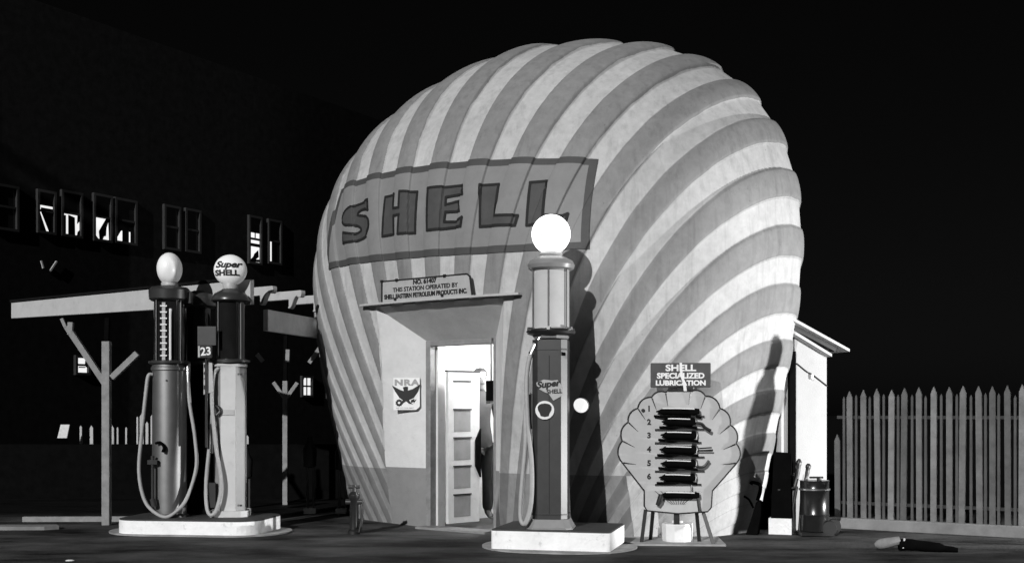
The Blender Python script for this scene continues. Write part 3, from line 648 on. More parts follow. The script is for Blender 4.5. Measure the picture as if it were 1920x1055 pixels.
def panel_pump(loc, rz):
    t = empty('gas_pump', loc, rz, 'pale panelled gas pump whose white globe reads SHELL, on the left island', 'gas pump')
    b = MB(); vprism(poly8(.20, .18, .06), 0, .07, b); b.build('plinth', M['pumplight'], t)
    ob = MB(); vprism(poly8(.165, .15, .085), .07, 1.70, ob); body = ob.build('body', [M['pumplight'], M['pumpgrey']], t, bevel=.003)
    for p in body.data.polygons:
        if abs(p.normal.x) > .3 and p.normal.y > -.98: p.material_index = 1  # side facets coloured greyer than the front: their shading is in the colour
    b = MB(); vprism(poly8(.17, .155, .07), 1.70, 1.73, b); b.build('top_plate', M['pumplight'], t)
    for z in (.13, 1.61): MB().box((.135, -.13, z), (.02, .02, .02)).build('bolt', M['black'], t)
    MB().box((0, -.154, 1.18), (.13, .012, .06)).build('brand_label', M['plaque'], t)
    MB().tube(smooth_path([(-.17, -.12, 1.27), (-.10, -.17, 1.24), (-.08, -.18, 1.19), (-.12, -.18, 1.15)], 5), .018).build('hose_hook', M['black'], t)
    visible_top(t, 1.74, .155)
    MB().lathe([(.18, 2.43), (.205, 2.45), (.205, 2.47), (.17, 2.53), (.10, 2.57), (.06, 2.60)], 40).build('cap', M['dark'], t, smooth=True)
    MB().lathe([(.08, 2.58), (.085, 2.62), (.07, 2.66)], 24).build('globe_collar', M['plaque'], t, smooth=True)
    gl = MB().lathe(globe_profile(24, .178), 40, (0, 0, 2.80), sy=.72).build('globe', M['globe'], t, smooth=True)
    for body_, s, z, sh, dx_, off in (('Super', .10, .05, .3, -.01, .004), ('SHELL', .085, -.045, 0, -.02, .004)):   # lettering wrapped on the globe
        tm = text_mesh('lettering', body_, s, M['ink'], gl, off, .001, sx=1.15, shear=sh)
        for v in tm.data.vertices:
            x, y = v.co.x+dx_, v.co.y+z; q = max(.02, 1-(x/.178)**2-(y/.178)**2); v.co = (x, -(.72*.178*math.sqrt(q)+.004+v.co.z), 2.80+y)
    hp = smooth_path([(-.10, -.14, 1.68), (-.15, -.16, 1.60), (-.165, -.18, 1.3), (-.12, -.2, .8), (-.06, -.22, .4), (-.1, -.22, .12), (-.165, -.22, .03), (-.215, -.2, .12), (-.225, -.18, .4), (-.195, -.16, .8), (-.185, -.15, 1.1), (-.15, -.15, 1.18)], 8)
    ho = MB().tube(hp, .021, 10).build('hose', M['rubber'], t, smooth=True)
    MB().tube([(-.185, -.15, 1.05), (-.17, -.15, .72)], [.03, .016]).build('nozzle', M['black'], ho, smooth=True)
    MB().box((-.165, -.15, .25), (.07, .05, .28)).build('nozzle_holder', M['black'], t)
    return t
cyl_pump((px(318, 968, 12.70).x, 12.70, .17), math.radians(6)).scale = (1, 1, .945)
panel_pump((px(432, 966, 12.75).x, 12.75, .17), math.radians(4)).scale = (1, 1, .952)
def back_pump(loc, rz):
    t = empty('gas_pump', loc, rz, 'black gas pump in shade between the two left pumps', 'gas pump')
    b = MB(); vprism(poly8(.19, .17, .06), 0, .07, b); b.build('plinth', M['matblack'], t)
    b = MB(); vprism(poly8(.155, .14, .06), .07, 1.7, b); b.build('body', M['matblack'], t)
    MB().lathe([(.15, 1.7), (.19, 1.72), (.19, 1.76), (.15, 1.77)], 30).build('flange', M['black'], t, smooth=True)
    MB().lathe([(.14, 1.76), (.14, 2.4)], 30).build('glass_cylinder', M['gasdark'], t, smooth=True)
    MB().lathe([(.17, 2.38), (.20, 2.40), (.20, 2.46), (.16, 2.54), (.06, 2.58)], 30).build('cap', M['dark'], t, smooth=True)
    return t
back_pump((px(372, 960, 13.1).x, 13.1, .17), 0).scale = (1, 1, .96)
# price and tax signs between them
s = px(385, 659, 12.5)
ps_ = empty('price_sign', s, math.radians(-6), 'small black price sign with white 23 between the left pumps', 'sign')
MB().box((0, 0, 0), (.15, .03, .13)).build('board', M['ink'], ps_)
MB().box((-.062, -.018, 0), (.02, .012, .12)).build('edge_strip', M['plaque'], ps_)
text_mesh('numeral', '23', .12, M['signwhite'], ps_, .003, .001, M4=plane_M((.012, -.018, 0), (1, 0, .08), (-.08, 0, 1)))
MB().cyl((0, .03, .1), (0, .03, -1.02), .015).build('stand', M['black'], ps_)
MB().box((.01, .02, .17), (.20, .02, .2)).build('back_board', M['dark'], ps_)
s = px(388, 706, 12.55)
ts = empty('tax_sign', s, math.radians(-6), 'narrow pale upright sign with dark letters under the 23 sign', 'sign')
MB().prism([(-.035, -.19), (.07, -.16), (.06, .15), (-.035, .15)], (0, 0, 0), (1, 0, 0), (0, 0, 1), .012).build('board', M['plaque'], ts)
for k, ch in enumerate('UCTM'): text_mesh('lettering', ch, .06, M['ink'], ts, .003, .001, M4=plane_M((-.01, -.009, .11-k*.075), (1, 0, 0), (0, 0, 1)))
MB().box((0, .03, -.4), (.02, .02, .6)).build('bracket', M['black'], ts)

# ------------------------------------------------------------------ pergola on the left
K = px(440, 528, 13.0); E0 = px(25, 567, 15.44); bd = Vector((E0.x-K.x, E0.y-K.y, 0)).normalized(); bn = Vector((-bd.y, bd.x, 0))
if bn.y < 0: bn = -bn
per = empty('pergola', (K.x, K.y, 0), 0, 'open timber pergola with a long pale front beam and notched rafter tails', 'pergola')
O = Vector((K.x, K.y, 0)); ZTOP = 2.74
def L(p): return Vector(p)-O
c0 = O-bd*.28; c1 = O+bd*4.26
MB().prism([(0, 2.475), (4.54, 2.53), (4.54, 2.735), (0, 2.745)], L(c0), bd, (0, 0, 1), .06).build('front_beam', M['beam'], per, bevel=.006)
MB().bar(L(c0+bd*.15)+Vector((0, 0, 2.765)), L(c1)+Vector((0, 0, 2.755)), .10, .03).build('cap_strip', M['brick'], per)
tail = [(0, 2.74), (-.02, 2.735), (-.025, 2.70), (-.015, 2.665), (.01, 2.655), (.035, 2.66), (.05, 2.675), (.08, 2.665), (.11, 2.62), (.14, 2.56), (.17, 2.53), (.19, 2.53), (.20, 2.545), (.185, 2.56), (.188, 2.64), (.35, 2.64), (.56, 2.64), (.56, 2.74)]
for k, (tx, ty, Y) in enumerate(((513, 540, 13.45), (566, 547, 13.92), (612, 553, 14.4), (655, 560, 14.9), (690, 565, 15.4))):
    p = px(tx, ty, Y); p.z = 0
    MB().prism([(x, z) for x, z in tail], L(p), bd, (0, 0, 1), .07).build('rafter', M['beam'], per, bevel=.005)
a = px(498, 585, 13.2); b = px(625, 622, 15.0)
MB().bar(L((a.x, a.y, 2.33)), L((b.x, b.y, 2.33)), .06, .24).build('plate_beam', M['greybeam'], per, bevel=.006)
MB().box(L(px(465, 536, 12.95)), (.07, .07, .08)).build('block', M['greybeam'], per)
def ypost(x, Y, ytop, ybot_z=0., h=2.0, la=None, ra=None, w=.09):
    p = px(x, 700, Y); po = MB().box(L((p.x, Y, h/2)), (w, w, h)).build('post', M['wood'], per, bevel=.006)
    MB().bar(L((p.x, Y, h-.02)), L((p.x, Y+.03, 2.38)), .05, .05).build('post_top', M['matblack'], po)  # upper post coloured black for the shade under the beam
    for q in (la, ra):
        if q: MB().bar(L(px(q[0], q[1], Y-.01)), L(px(q[2], q[3], Y-.01)), w*.75, w*.75, up=(0, 1, 0)).build('brace', M['wood'], po, bevel=.005)
    return po
po1 = ypost(200, 13.5, 640, h=2.11, la=(197, 718, 126, 612), ra=(210, 708, 258, 662))
MB().bar(L(px(132, 627, 13.48)), L(px(133, 604, 13.48)), .055, .055, up=(0, 1, 0)).build('brace_stub', M['wood'], per)
MB().bar(L(px(123, 613, 13.47)), L(px(116, 597, 13.47)), .035, .035, up=(0, 1, 0)).build('brace_stub', M['wood'], per)
ypost(535, 16.5, 715, h=1.74, la=(533, 745, 513, 716), ra=(538, 745, 558, 717), w=.07)
for (x1, y1, x2, y2) in ((482, 664, 493, 677), (540, 655, 539, 679), (600, 652, 580, 680)):
    MB().bar(L(px(x1, y1, 15.2)), L(px(x2, y2, 15.2)), .05, .05, up=(0, 1, 0)).build('brace', M['wood'], per)

# ------------------------------------------------------------------ dark building behind on the left
bA = Vector((-9.45, 22, 0)); bd2 = (Vector((-5.94, 27.8, 0))-bA).normalized(); nb = Vector((bd2.y, -bd2.x, 0))
bld = empty('brick_building', bA, math.atan2(bd2.y, bd2.x), 'dark brick building behind the pergola with a row of tall windows partly lit', 'building')
MB().box((2.5, 2, 4.6), (21, 4, 9.2)).build('wall', M['brick'], bld)
def wx_(xp):                                                   # distance along the facade for an image column
    s_ = (xp-HX)/FPX; return (s_*bA.y-bA.x)/(bd2.x-s_*bd2.y)
def facade(xp, yp): t = wx_(xp); Y = bA.y+bd2.y*t; return t, HC+(HY-yp)/FPX*Y
def window(x0, x1, y0, y1, lit=None, style=None):
    t0, zt0 = facade(x0, y0); t1, _ = facade(x1, y0); _, zb = facade(x0, y1); w = t1-t0; h = zt0-zb
    f = MB(); 
    for q in (t0, t1): f.box((q, -.03, zb+h/2), (.05, .08, h+.05))
    for q in (zb, zt0): f.box(((t0+t1)/2, -.03, q), (w-.05, .08, .05))
    f.box(((t0+t1)/2, -.02, zb+h*.52), (w-.05, .06, .04))
    fr = f.build('window', M['frame'], bld)
    pn = MB().box(((t0+t1)/2, -.006, zb+h/2), (w-.05, .012, h-.05)).build('pane', M['lit'] if lit else M['glassdark'], fr)
    if lit:
        bl = MB().box(((t0+t1)/2, -.016, zb+h*(1-lit/2)), (w-.04, .008, h*lit)).build('blind', M['brick'], fr)
    return fr, t0, w, zb, h
def shade(fr, polys, t0, w, zb, h):
    m = MB()
    for P in polys: m.prism([(t0+w*x, zb+h*z) for x, z in P], (0, -.026, 0), (1, 0, 0), (0, 0, 1), .006)
    m.build('curtain', M['brick'], fr)
window(-24, 30, 343, 425)
w2 = window(69, 100, 357, 434, .34); shade(w2[0], [[(.0, .5), (.12, .5), (.55, 0), (0, 0)], [(.2, .6), (.95, .6), (.95, 0), (.72, 0), (.18, .52)]], *w2[1:])
w3 = window(114, 150, 358, 440, .46); shade(w3[0], [[(0, .46), (.22, .46), (.22, 0), (0, 0)], [(.34, .48), (.68, .44), (.70, 0), (.34, 0)], [(.82, .5), (1, .5), (1, .4), (.8, .3)], [(.83, .12), (1, .2), (1, 0), (.78, 0)]], *w3[1:])
w4 = window(174, 206, 364, 449, .5); shade(w4[0], [[(0, .16), (.35, .0), (0, 0)], [(.35, .0), (.3, .2), (.55, .38), (.72, .5), (.9, .5), (.75, .3), (.72, .12), (.6, .1), (.5, 0)], [(.85, .5), (1, .5), (1, 0), (.9, 0)]], *w4[1:])
w5 = window(214, 252, 372, 453, .72); shade(w5[0], [[(.0, .28), (.12, .12), (.3, .28)], [(.36, .28), (.68, .28), (.68, 0), (.36, 0)], [(.76, .28), (1, .28), (1, 0), (.76, 0)], [(0, 0), (.1, 0), (.1, .28), (0, .28)]], *w5[1:])
window(306, 334, 385, 465); window(346, 372, 392, 470)
w8 = window(465, 487, 405, 492, .34); shade(w8[0], [[(.5, .66), (.58, .66), (.58, .55), (.5, .55)], [(0, .55), (1, .55), (1, .50), (0, .5)], [(0, .43), (1, .43), (1, .36), (0, .36)], [(0, .0), (.25, 0), (.45, .2), (.8, .3), (.85, .15), (.6, .09), (1, .1), (1, .04), (0, .02)]], *w8[1:])
w9 = window(501, 524, 412, 492, .42); shade(w9[0], [[(.0, .58), (1, .58), (1, .5), (0, .5)], [(.3, .5), (1, .5), (1, 0), (.3, 0)], [(0, .04), (.3, .04), (.3, 0), (0, 0)]], *w9[1:])
w10 = window(140, 164, 668, 700, .05); shade(w10[0], [[(.0, 1), (.2, 1), (.2, .0), (0, 0)], [(.25, .42), (.85, .42), (.7, .35), (.25, .35)], [(.8, 1), (1, 1), (1, .3), (.72, .5)]], *w10[1:])
w11 = window(564, 583, 706, 742, .04); shade(w11[0], [[(0, 1), (.16, 1), (.16, 0), (0, 0)], [(.46, 1), (.56, 1), (.56, 0), (.46, 0)], [(.88, 1), (1, 1), (1, 0), (.88, 0)], [(.16, 1), (.3, 1), (.16, .8)]], *w11[1:])
window(612, 632, 708, 745)
br = MB()
for (x0, y0, x1, y1) in ((74, 489, 78, 503), (103, 490, 91, 508)):
    a_ = facade(x0, y0); b_ = facade(x1, y1); br.bar((a_[0], -.05, a_[1]), (b_[0], -.05, b_[1]), .03, .03, up=(0, 1, 0))
br.build('bracket', M['beam'], bld)
# added black wall for the shade over the pickets' feet, far left
lw = empty('shade_wall', (0, 17.7, 0), 0, 'added black wall standing for the shade behind the pergola posts', 'wall')
MB().box((-4.6, 0, .41), (7.2, .12, .82)).build('wall_body', M['matblack'], lw)
pk = [(152, 797, 822, 4), (172, 797, 822, 6), (211, 797, 823, 6), (221, 800, 822, 3), (237, 800, 823, 3), (258, 780, 835, 3), (266, 775, 836, 7), (276, 790, 836, 5), (286, 776, 837, 6), (355, 792, 858, 4), (457, 815, 830, 4), (464, 815, 831, 5)]
g0 = 'pale pickets behind the pergola'
for k, (x, y0, y1, w) in enumerate(pk):
    Y = 17.9; a_ = px(x, y0, Y); ww = w*Y/FPX; h = a_.z-.0
    o = MB().prism([(-ww/2, 0), (ww/2, 0), (ww/2, h-ww*.8), (0, h), (-ww/2, h-ww*.8)], (a_.x, Y, 0), (1, 0, 0), (0, 0, 1), .03)
    ob = o.build('picket', [M['beam'], M['matblack']])
    tag(ob, 'pale pointed picket of the broken fence in the dark behind the left pumps', 'picket', g0)
# leaning notice and dim stands under the pergola
nt_ = px(118, 808, 17.5)
ln = tag(MB().prism([(-.08, -.1), (.06, -.1), (.1, .1), (-.03, .1)], nt_, (1, 0, 0), (0, 0, 1), .02).build('notice_board', M['dim']), 'small tilted pale notice behind the pergola, far left', 'notice')  # card given a faint added glow, it holds no lamp
for (x, y0, y1, lab) in ((461, 905, 962, 'slim dark stand with pale foot right of the panelled pump'), (581, 885, 962, 'twin legged dark stand with white foot under the pergola'), (641, 890, 962, 'slim dark stand half hidden behind the shell edge')):
    Y = HC*FPX/(y1-HY); p = px(x, 900, Y)
    t = empty('stand', (p.x, Y, 0), 0, lab, 'stand')
    hh = px(x, y0, Y).z
    MB().box((0, 0, .035), (.14, .12, .07)).build('foot', M['greybeam'], t)
    MB().box((-.03, 0, .07+hh/2), (.03, .03, hh)).box((.045, 0, .07+hh/2), (.022, .03, hh)).build('leg', M['dark'], t)
    MB().lathe([(.03, hh+.06), (.08, hh+.08), (.09, hh+.3), (.05, hh+.36), (.04, hh+.45), (.01, hh+.47)], 12).build('head', M['black'], t, smooth=True)

# ------------------------------------------------------------------ air and water post by the shell's left foot
hy = gpx(664, 1000); hy.z = 0
hp_ = empty('hydrant', hy, 0, 'small black hydrant post by the left foot of the shell', 'hydrant')
MB().lathe([(.07, 0), (.07, .03), (.05, .05), (.045, .36), (.06, .38), (.06, .42), (.03, .45)], 16).build('post', M['black'], hp_, smooth=True)
MB().cyl((-.09, 0, .34), (.09, 0, .34), .028).cyl((-.06, 0, .50), (.06, 0, .50), .018).cyl((0, 0, .44), (0, 0, .52), .02).build('valve', M['dark'], hp_, smooth=True)
MB().tube(smooth_path([(.08, 0, .34), (.09, -.02, .2), (.06, -.03, .02)], 6), .018).build('hose', M['black'], hp_, smooth=True)

# ------------------------------------------------------------------ lubrication sign
lb = gpx(1272, 1018); LY = 11.5; lb = px(1272, 1018, LY); lb.z = 0
lu = empty('lubrication_sign', lb, math.radians(-4), 'scallop shaped lubrication board with numbered grease guns on four dark legs', 'sign')
sc = LY/FPX
def lp(x, y): return ((x-1272)*sc, HC+(HY-y)*sc)                 # board plane from image position
lob = []
cx, cy = 1272, 838
val = [(1167, 867), (1167, 826), (1178, 791), (1196, 765), (1222, 744), (1248, 735), (1295, 733), (1322, 742), (1349, 765), (1368, 796), (1379, 831), (1380, 867)]
pts = []
for (x0, y0), (x1, y1) in zip(val[:-1], val[1:]):
    nx, ny = (y1-y0), -(x1-x0); l_ = math.hypot(nx, ny)
    for q in range(8):
        t = q/8; bu = .20*l_*math.sin(math.pi*t)**.8 if t else 0
        pts.append((x0+(x1-x0)*t+nx/l_*bu, y0+(y1-y0)*t+ny/l_*bu))
out = pts+[(1380, 867), (1335, 919), (1333, 950), (1326, 958), (1272, 962), (1214, 957), (1208, 948), (1208, 919)]
bp = MB().prism([lp(*p) for p in out], (0, 0, 0), (1, 0, 0), (0, 0, 1), .02).build('board', M['lubeboard'], lu)
rim = MB(); P3 = [(lp(*p)[0], -.012, lp(*p)[1]) for p in out]; rim.tube(P3+[P3[0], P3[1]], .008, 6); rim.build('rim', M['ink'], bp)
for (x0, y0) in val:
    dx_, dy_ = 1272-x0, 880-y0; l_ = math.hypot(dx_, dy_); gr = MB(); A_, B_ = lp(x0+2*dx_/l_, y0+2*dy_/l_), lp(x0+26*dx_/l_, y0+26*dy_/l_); gr.tube([(A_[0], -.013, A_[1]), (B_[0], -.011, B_[1])], [.008, .002], 6).build('groove', M['dark'], bp)
for q in range(-4, 5):
    A_, B_ = lp(1272+q*3, 945), lp(1272+q*11, 920); MB().tube([(A_[0], -.012, A_[1]), (B_[0], -.012, B_[1])], .003, 5).build('groove', M['dark'], bp)
for k, y in enumerate((766, 791, 816, 842, 868, 893)):
    q = lp(1217, y); text_mesh('numeral', str(k+1), .075, M['ink'], bp, .003, .002, M4=plane_M((q[0], -.014, q[1]), (1, 0, 0), (0, 0, 1)))
q = lp(1206, 769); MB().cyl((q[0], -.008, q[1]), (q[0], -.02, q[1]), .018, n=16).build('knob', M['ink'], bp)
for y in (781, 805, 830, 857, 883, 908):
    a_, b_ = lp(1228, y), lp(1314, y); MB().bar((a_[0], -.016, a_[1]), (b_[0]+.03*(y % 2), -.02, b_[1]+.004), .02, .018).build('shelf', M['dark'], bp)
gg0 = 'grease guns on the lubrication board'
guns = [(771, 1230, 1310, 0, 'long flat grease gun on the top row of the lubrication board'), (790, 1240, 1302, 1, 'grease gun with a long bent handle on the lubrication board'), (815, 1238, 1304, 2, 'short grease gun in the third row of the lubrication board'), (842, 1236, 1304, 3, 'grease gun with a straight twin spout in the fourth row'), (868, 1238, 1303, 4, 'grease gun with a crooked spout in the fifth row'), (894, 1235, 1302, 5, 'grease gun with pointed nose in the sixth row of the board'), (927, 1236, 1310, 6, 'drooping pistol shaped grease gun below the numbered rows')]
LM4 = Matrix.Translation(lb) @ Matrix.Rotation(math.radians(-4), 4, 'Z')
for y, x0, x1, kind, lab in guns:
    a_, b_ = lp(x0, y), lp(x1, y); Lg = b_[0]-a_[0]
    e = empty('grease_gun', LM4 @ Vector((a_[0], -.06, a_[1])), math.radians(-4), lab, 'grease gun', gg0)
    rr = .042 if kind not in (0, 6) else .032
    MB().lathe([(.006, 0), (.016, .03), (rr, .07), (rr, Lg-.03), (rr*.8, Lg)], 18, rot=Matrix.Rotation(math.pi/2, 3, 'Y')).build('barrel', M['matblack'], e, smooth=True)
    MB().tube([(.06, -.035, .03), (Lg*.45, -.04, .03), (Lg-.05, -.035, .025)], .006, 8).build('rod', M['signwhite'], e, smooth=True)
    if kind < 6: MB().tube(smooth_path([(-.02, .02, -.045-.01*(kind % 2)), (.1, .0, -.052), (Lg*.6, .01, -.04), (Lg+.02, .02, -.06)], 5), .012, 8).build('nozzle_pipe', M['matblack'], e, smooth=True)
    if kind in (1, 2, 3, 4, 5): MB().tube([(Lg-.04, 0, .05), (Lg-.005, 0, .045), (Lg, 0, 0), (Lg-.01, 0, -.04)], .016, 8).build('end_cap', M['black'], e, smooth=True)
    if kind == 1: MB().tube(smooth_path([(Lg, 0, -.01), (Lg+.06, -.01, -.02), (Lg+.10, -.01, -.06), (Lg+.15, -.01, -.09)], 5), [.012+.0004*i for i in range(16)], 8).build('handle', M['black'], e, smooth=True)
    if kind == 3: MB().tube([(Lg, 0, .01), (Lg+.15, 0, .02)], .007, 6).tube([(Lg, 0, -.01), (Lg+.16, 0, -.01)], .009, 6).build('spout', M['black'], e)
    if kind == 4: MB().tube(smooth_path([(Lg-.03, 0, -.02), (Lg+.05, 0, -.035), (Lg+.09, 0, -.02), (Lg+.13, 0, .03)], 5), .013, 8).build('spout', M['black'], e)
    if kind == 6:
        MB().tube([(.02, 0, .005), (.0, 0, -.06), (-.02, 0, -.10)], [.03, .028, .02], 10).build('grip', M['black'], e, smooth=True)
        MB().tube([(Lg-.02, 0, .0), (Lg-.01, -.01, -.1), (Lg-.0, -.01, -.16)], .012, 8).tube([(Lg-.08, 0, .1), (Lg-.075, 0, 0)], .006, 6).build('lever', M['black'], e)
lg = MB
for (x0, y0, x1, y1, dy) in ((1211, 955, 1203, 1012, .0), (1318, 958, 1336, 1024, -.12), (1306, 958, 1313, 1020, .1), (1225, 955, 1222, 1004, .25)):
    a_ = lp(x0, y0); b_ = lp(x1, y1); lg().bar((a_[0], .02, a_[1]), (b_[0], .02+dy, 0), .035, .03, up=(0, 1, 0)).build('leg', M['black'], lu)
a_ = lp(1269, 960); MB().box((a_[0], .03, a_[1]-.09), (.055, .04, .2)).build('centre_post', M['black'], lu)
# top board
tb = empty('lubrication_header', LM4 @ Vector((lp(1276, 703)[0], -.005, lp(1276, 703)[1])), math.radians(-4), 'dark header board reading SHELL SPECIALIZED LUBRICATION above the scallop board', 'sign')
MB().box((0, 0, 0), (.585, .022, .24)).build('board', M['signdark'], tb, bevel=.008)
for body_, z, s_, sx_ in (('SHELL', .068, .085, 1.3), ('SPECIALIZED', -.008, .072, 1.12), ('LUBRICATION', -.078, .066, 1.15)):
    text_mesh('lettering', body_, s_, M['signwhite'], tb, .003, .002, sx=sx_, M4=plane_M((0, -.014, z), (1, 0, 0), (0, 0, 1)))
MB().prism([(-.012, .12), (.012, .12), (.02, .0), (.05, -.09), (.06, -.155), (.03, -.155), (.02, -.08), (-.005, .0)], (.0, -.016, 0), (1, 0, 0), (0, 0, 1), .006).build('glare_strip', M['signwhite'], tb)
MB().box((0, .01, -.14), (.24, .03, .05)).build('bracket', M['black'], tb)
# pail and slab under it
pp_ = px(1270, 1020, 11.65); pp_.z = .02
pa = empty('white_pail', pp_, 0, 'white faceted pail standing under the lubrication board', 'pail')
MB().lathe([(.145, 0), (.15, .02), (.155, .16), (.15, .175)], 10).build('body', M['white'], pa)
MB().lathe([(.03, .175), (.06, .18), (.05, .2), (.02, .21)], 12).build('lid', M['white'], pa, smooth=True)
tag(MB().box((pp_.x-.05, 11.72, .011), (1.0, .75, .018), math.radians(-4)).build('slab', M['apron']), 'thin pale concrete slab on the ground under the lubrication board', 'slab')

# ------------------------------------------------------------------ shed behind the shell
t0 = px(1490, 990, 12.86); t0.z = 0; t1 = px(1550, 990, 13.0); t1.z = 0; td = (t1-t0).normalized(); wl_ = (t1-t0).length
sh = empty('shed', t0, math.atan2(td.y, td.x), 'small white stucco shed with a slanting slab roof behind the shell', 'shed')
MB().prism([(0, 0), (wl_, 0), (wl_, 1.935), (0, 2.10)], (0, .03, 0), (1, 0, 0), (0, 0, 1), .06).build('front_wall', M['shed'], sh)
MB().prism([(.06, 0), (2.2, 0), (2.2, 1.9), (.06, 1.9)], (wl_-.035, 0, 0), (0, 1, 0), (0, 0, 1), .06).build('side_wall', M['shed'], sh)
MB().prism([(-.3, 2.325), (.535, 1.955), (.535, 1.985), (-.3, 2.36)], (0, .9, 0), (1, 0, 0), (0, 0, 1), 2.3).build('roof', M['beam'], sh)
MB().prism([(-.3, 2.28), (.42, 1.96), (.44, 2.0), (-.3, 2.325)], (0, .9, 0), (1, 0, 0), (0, 0, 1), 2.1).build('roof_boarding', M['dark'], sh)
MB().prism([(-.12, 2.165), (.405, 1.905), (.405, 1.935), (-.12, 2.20)], (0, -.06, 0), (1, 0, 0), (0, 0, 1), .10).build('fascia', M['beam'], sh)
MB().box((-.04, .02, .98), (.075, .1, 1.96)).build('door_post', M['matblack'], sh)
MB().box((-.10, .06, 1.0), (.035, .1, 2.0)).build('door_jamb', M['beam'], sh)
MB().box((-.16, .04, 1.0), (.03, .1, 2.0)).build('door_jamb', M['beam'], sh)
MB().box((-.25, .3, 1.0), (.5, .02, 2.1)).build('dark_doorway', M['matblack'], sh)
MB().box((-.07, -.02, .62), (.12, .02, .03)).box((-.07, -.02, .50), (.12, .02, .02)).build('latch_bar', M['beam'], sh)
wire = MB().tube(smooth_path([(.02, -.01, 1.83), (.15, -.012, 1.74), (.22, -.012, 1.71), (wl_, -.012, 1.585)], 6), .007).build('wire', M['ink'], sh)
MB().lathe([(0, -.04), (.015, -.03), (.015, .02), (0, .03)], 10, (.21, -.02, 1.69)).build('insulator', M['white'], wire)
# dark upright cabinet on a white block
cb_ = px(1465, 990, 12.55); cb_.z = 0
ct = empty('tool_cabinet', cb_, math.radians(-20), 'tall black metal cabinet on a white block beside the shed door', 'cabinet')
MB().box((0, 0, .085), (.24, .22, .17)).build('block', M['island'], ct)
MB().prism([(-.10, .17), (.12, .17), (.11, .84), (.08, .86), (-.07, .87)], (0, 0, 0), (1, 0, 0), (0, 0, 1), .2).build('case', M['matblack'], ct, bevel=.01)
# black can with hooked spout, against the shell's foot
cn = px(1415, 1003, 12.46); cn.z = 0
cc = empty('oil_can', cn, math.radians(-20), 'tall black can with a hooked spout leaning at the right foot of the shell', 'can')
MB().prism([(-.085, 0), (.04, 0), (.075, .2), (.08, .34), (.05, .37), (.02, .34), (-.02, .2)], (0, 0, 0), (1, 0, 0), (0, 0, 1), .14).build('body', M['matblack'], cc, bevel=.01)
MB().tube(smooth_path([(.03, 0, .36), (.06, 0, .47), (.05, 0, .53), (-.02, 0, .55), (-.04, 0, .53)], 6), .02).tube(smooth_path([(-.38, -.02, .45), (-.2, -.02, .43), (-.07, -.02, .38), (-.01, -.02, .28)], 6), .012).build('spout', M['matblack'], cc, smooth=True)
# drum on a hand truck
dp = px(1527, 1003, 12.35); dp.z = 0
dt = empty('oil_drum', dp+Vector((0, 0, .05)), 0, 'dark metal oil drum standing on a hand truck beside the shed', 'drum')
MB().lathe([(.145, 0), (.15, .01), (.15, .16), (.156, .17), (.15, .18), (.15, .42), (.158, .43), (.15, .44), (.15, .52), (.155, .53), (.13, .525)], 36).build('body', mat('drum_metal', .05, .25, .3, 6, metal=.7), dt, smooth=True)
MB().lathe([(.151, .425), (.162, .43), (.162, .445), (.151, .45)], 36).build('hoop', M['chrome'], dt, smooth=True)
MB().cyl((.05, 0, .52), (.05, 0, .56), .025).box((.02, 0, .56), (.14, .03, .02)).build('bung', M['black'], dt)
hk = empty('hand_truck', dp, 0, 'black hand truck with upright handles carrying the oil drum', 'hand truck')
MB().box((0, .02, .025), (.34, .34, .03)).build('toe_plate', M['black'], hk)
for s_ in (-1, 1):
    MB().tube(smooth_path([(-.17+.05*s_, .14, .04), (-.14+.05*s_, .15, .4), (-.09+.05*s_, .16, .62), (-.07+.05*s_, .16, .80 if s_ < 0 else .75)], 6), [.02]*13+[.024]*3+[.03]*2+[.012], 8).build('handle', M['black'], hk, smooth=True)
for s_ in (-1, 1):
    wv = MB().lathe([(.03, -.02), (.075, -.02), (.085, 0), (.075, .02), (.03, .02)], 20, (.12+.10*(s_ > 0), -.12+.2*(s_ > 0), .085), rot=Matrix.Rotation(math.pi/2, 3, 'X')).build('wheel', M['black'], hk, smooth=True)
MB().tube([(-.22, -.06, .05), (-.23, -.04, .3), (-.18, .02, .5)], .014).tube([(-.15, .1, .5), (-.36, .12, .47)], .013).build('side_rail', M['black'], hk)

# ------------------------------------------------------------------ picket fence on the right
fA = Vector((3.63, 13.2, 0)); fB = Vector((5.28, 12.1, 0)); fd = (fB-fA).normalized(); fn = Vector((fd.y, -fd.x, 0))
fe = empty('picket_fence', fA, math.atan2(fd.y, fd.x), 'tall grey wooden picket fence beside the station yard on the right', 'fence')
def fpos(x): s_ = (x-HX)/FPX; return (s_*fA.y-fA.x)/(fd.x-s_*fd.y)
rnd = random.Random(3)
xs = [1569, 1592, 1618, 1643, 1671, 1695, 1722, 1750, 1779, 1805, 1834, 1860, 1888, 1916]+[1943]
for k, x in enumerate(xs):
    t = fpos(x); h = 1.53+.02*rnd.random()+.003*k; w = .058+.006*rnd.random(); ln_ = rnd.uniform(-.015, .015)
    if k == 0: h = 1.05
    MB().prism([(-w/2-ln_, .10), (w/2-ln_, .10), (w/2, h-.075), (0, h), (-w/2, h-.075)], (t, .02, 0), (1, 0, 0), (0, 0, 1), .022).build('picket', M[('picket', 'picket', 'picketpale', 'picketdark')[rnd.randrange(4)]], fe)
    if k < len(xs)-1:
        t2 = (t+fpos(xs[k+1]))/2+rnd.uniform(-.01, .01); h2 = 1.47+.03*rnd.random()
        MB().prism([(-.014, .10), (.014, .10), (.012, h2-.03), (0, h2), (-.012, h2-.03)], (t2-.012, .07, 0), (1, 0, 0), (0, 0, 1), .02).build('slat', M['picket2'], fe)
L_ = fpos(1950)
for z_ in (1.24, .28): MB().box((L_/2, .095, z_), (L_, .03, .035)).build('rail', M['dark'], fe)
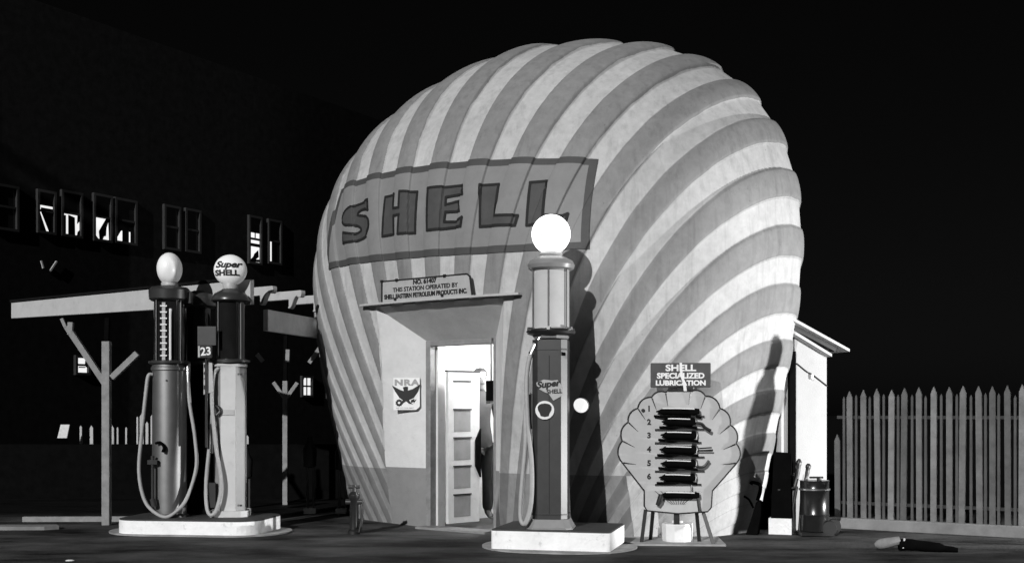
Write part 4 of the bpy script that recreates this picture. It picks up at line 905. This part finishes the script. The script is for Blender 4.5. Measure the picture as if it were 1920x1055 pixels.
kb = MB().box((L_/2, -.02, .06), (L_+.1, .14, .12)).build('kerb', M['kerb'], None, bevel=.01)
kb.location = fA; kb.rotation_euler = (0, 0, math.atan2(fd.y, fd.x)); tag(kb, kind='structure')

# ------------------------------------------------------------------ small things on the ground
q = px(1668, 1035, 10.95); q.z = .0
rg = empty('sack', q, math.radians(-18), 'crumpled pale and dark sack lying on the yard before the fence', 'sack')
MB().tube(smooth_path([(-.13, 0, .05), (-.02, .0, .075), (.09, .02, .10)], 5), [.02, .04, .048, .05, .05, .05, .048, .045, .044, .042, .04], 12).build('pale_end', M['wood'], rg, smooth=True)
MB().tube(smooth_path([(.08, .02, .06), (.2, .04, .06), (.4, .06, .04), (.6, .08, .02)], 5), [.055]*6+[.05]*6+[.03]*3+[.02], 12).build('body', M['matblack'], rg, smooth=True)
MB().tube([(.12, -.02, .03), (.13, .0, .12), (.14, .05, .10)], .008).build('tie', M['beam'], rg)
q = px(40, 991, 13.0); q.z = 0
tag(MB().prism([(-.9, -.12), (.30, -.12), (.42, -.02), (.34, .12), (-.9, .14)], (q.x, q.y, .022), (1, .03, 0), (0, 1, 0), .04).build('plank', M['kerb']), 'flat grey plank lying on the ground at the far left', 'plank')
tag(MB().box((-5.0, 13.95, .03), (1.6, .06, .06), math.radians(2)).build('kerb', M['wood']), kind='structure')
tag(MB().lathe([(.012, 0), (.03, .006), (.018, .014)], 8, (px(131, 1052, 10.15).x, 10.15, .004), sx=1.4).build('paper_scrap', M['paper']), 'tiny white scrap of paper on the dark ground, lower left', 'scrap')

# ------------------------------------------------------------------ yard floodlight low on the right, outside the frame
FLP = Vector((8.2, 10.3, .42)); tgt = Vector((2.9, 12.6, 2.3))
ddir = (tgt-FLP).normalized()
fl = empty('floodlight', (FLP.x, FLP.y, 0), math.atan2(ddir.y, ddir.x), 'low yard floodlight on a short stake facing the shell', 'floodlight')
MB().cyl((-.1, 0, 0), (-.1, 0, .36), .03).build('stake', M['black'], fl, smooth=True)
MB().lathe([(.05, -.2), (.12, -.16), (.18, -.05), (.19, -.02)], 24, (0, 0, .42), rot=Matrix.Rotation(math.pi/2-.36, 3, 'Y')).build('reflector', M['steel'], fl, smooth=True)
sp = bpy.data.lights.new('floodlight_beam', 'SPOT'); sp.energy = 3000; sp.spot_size = math.radians(62); sp.spot_blend = .35; sp.shadow_soft_size = .03
so = bpy.data.objects.new('floodlight_beam', sp); COL.objects.link(so); so.location = FLP+ddir*.05; so.rotation_euler = ddir.to_track_quat('-Z', 'Y').to_euler()
at_ = empty('shadow_post', (5.44, 11.33, 0), 0, 'slim black post out of view, added to cast the slanted shadow on the shell', 'shadow post')  # unseen shape added to throw the slanted shadow across the shell
MB().lathe([(.09, 0), (.09, .02), (.025, .04), (.025, .40)], 20).build('stem', M['black'], at_, smooth=True)
MB().lathe([(.03, .40), (.085, .55), (.115, .85), (.09, 1.0), (.06, 1.05)], 20).build('cabinet', M['dark'], at_, smooth=True)
MB().lathe([(.05, 1.05), (.065, 1.08), (.065, 1.22), (.03, 1.27)], 20).build('cap', M['black'], at_, smooth=True)
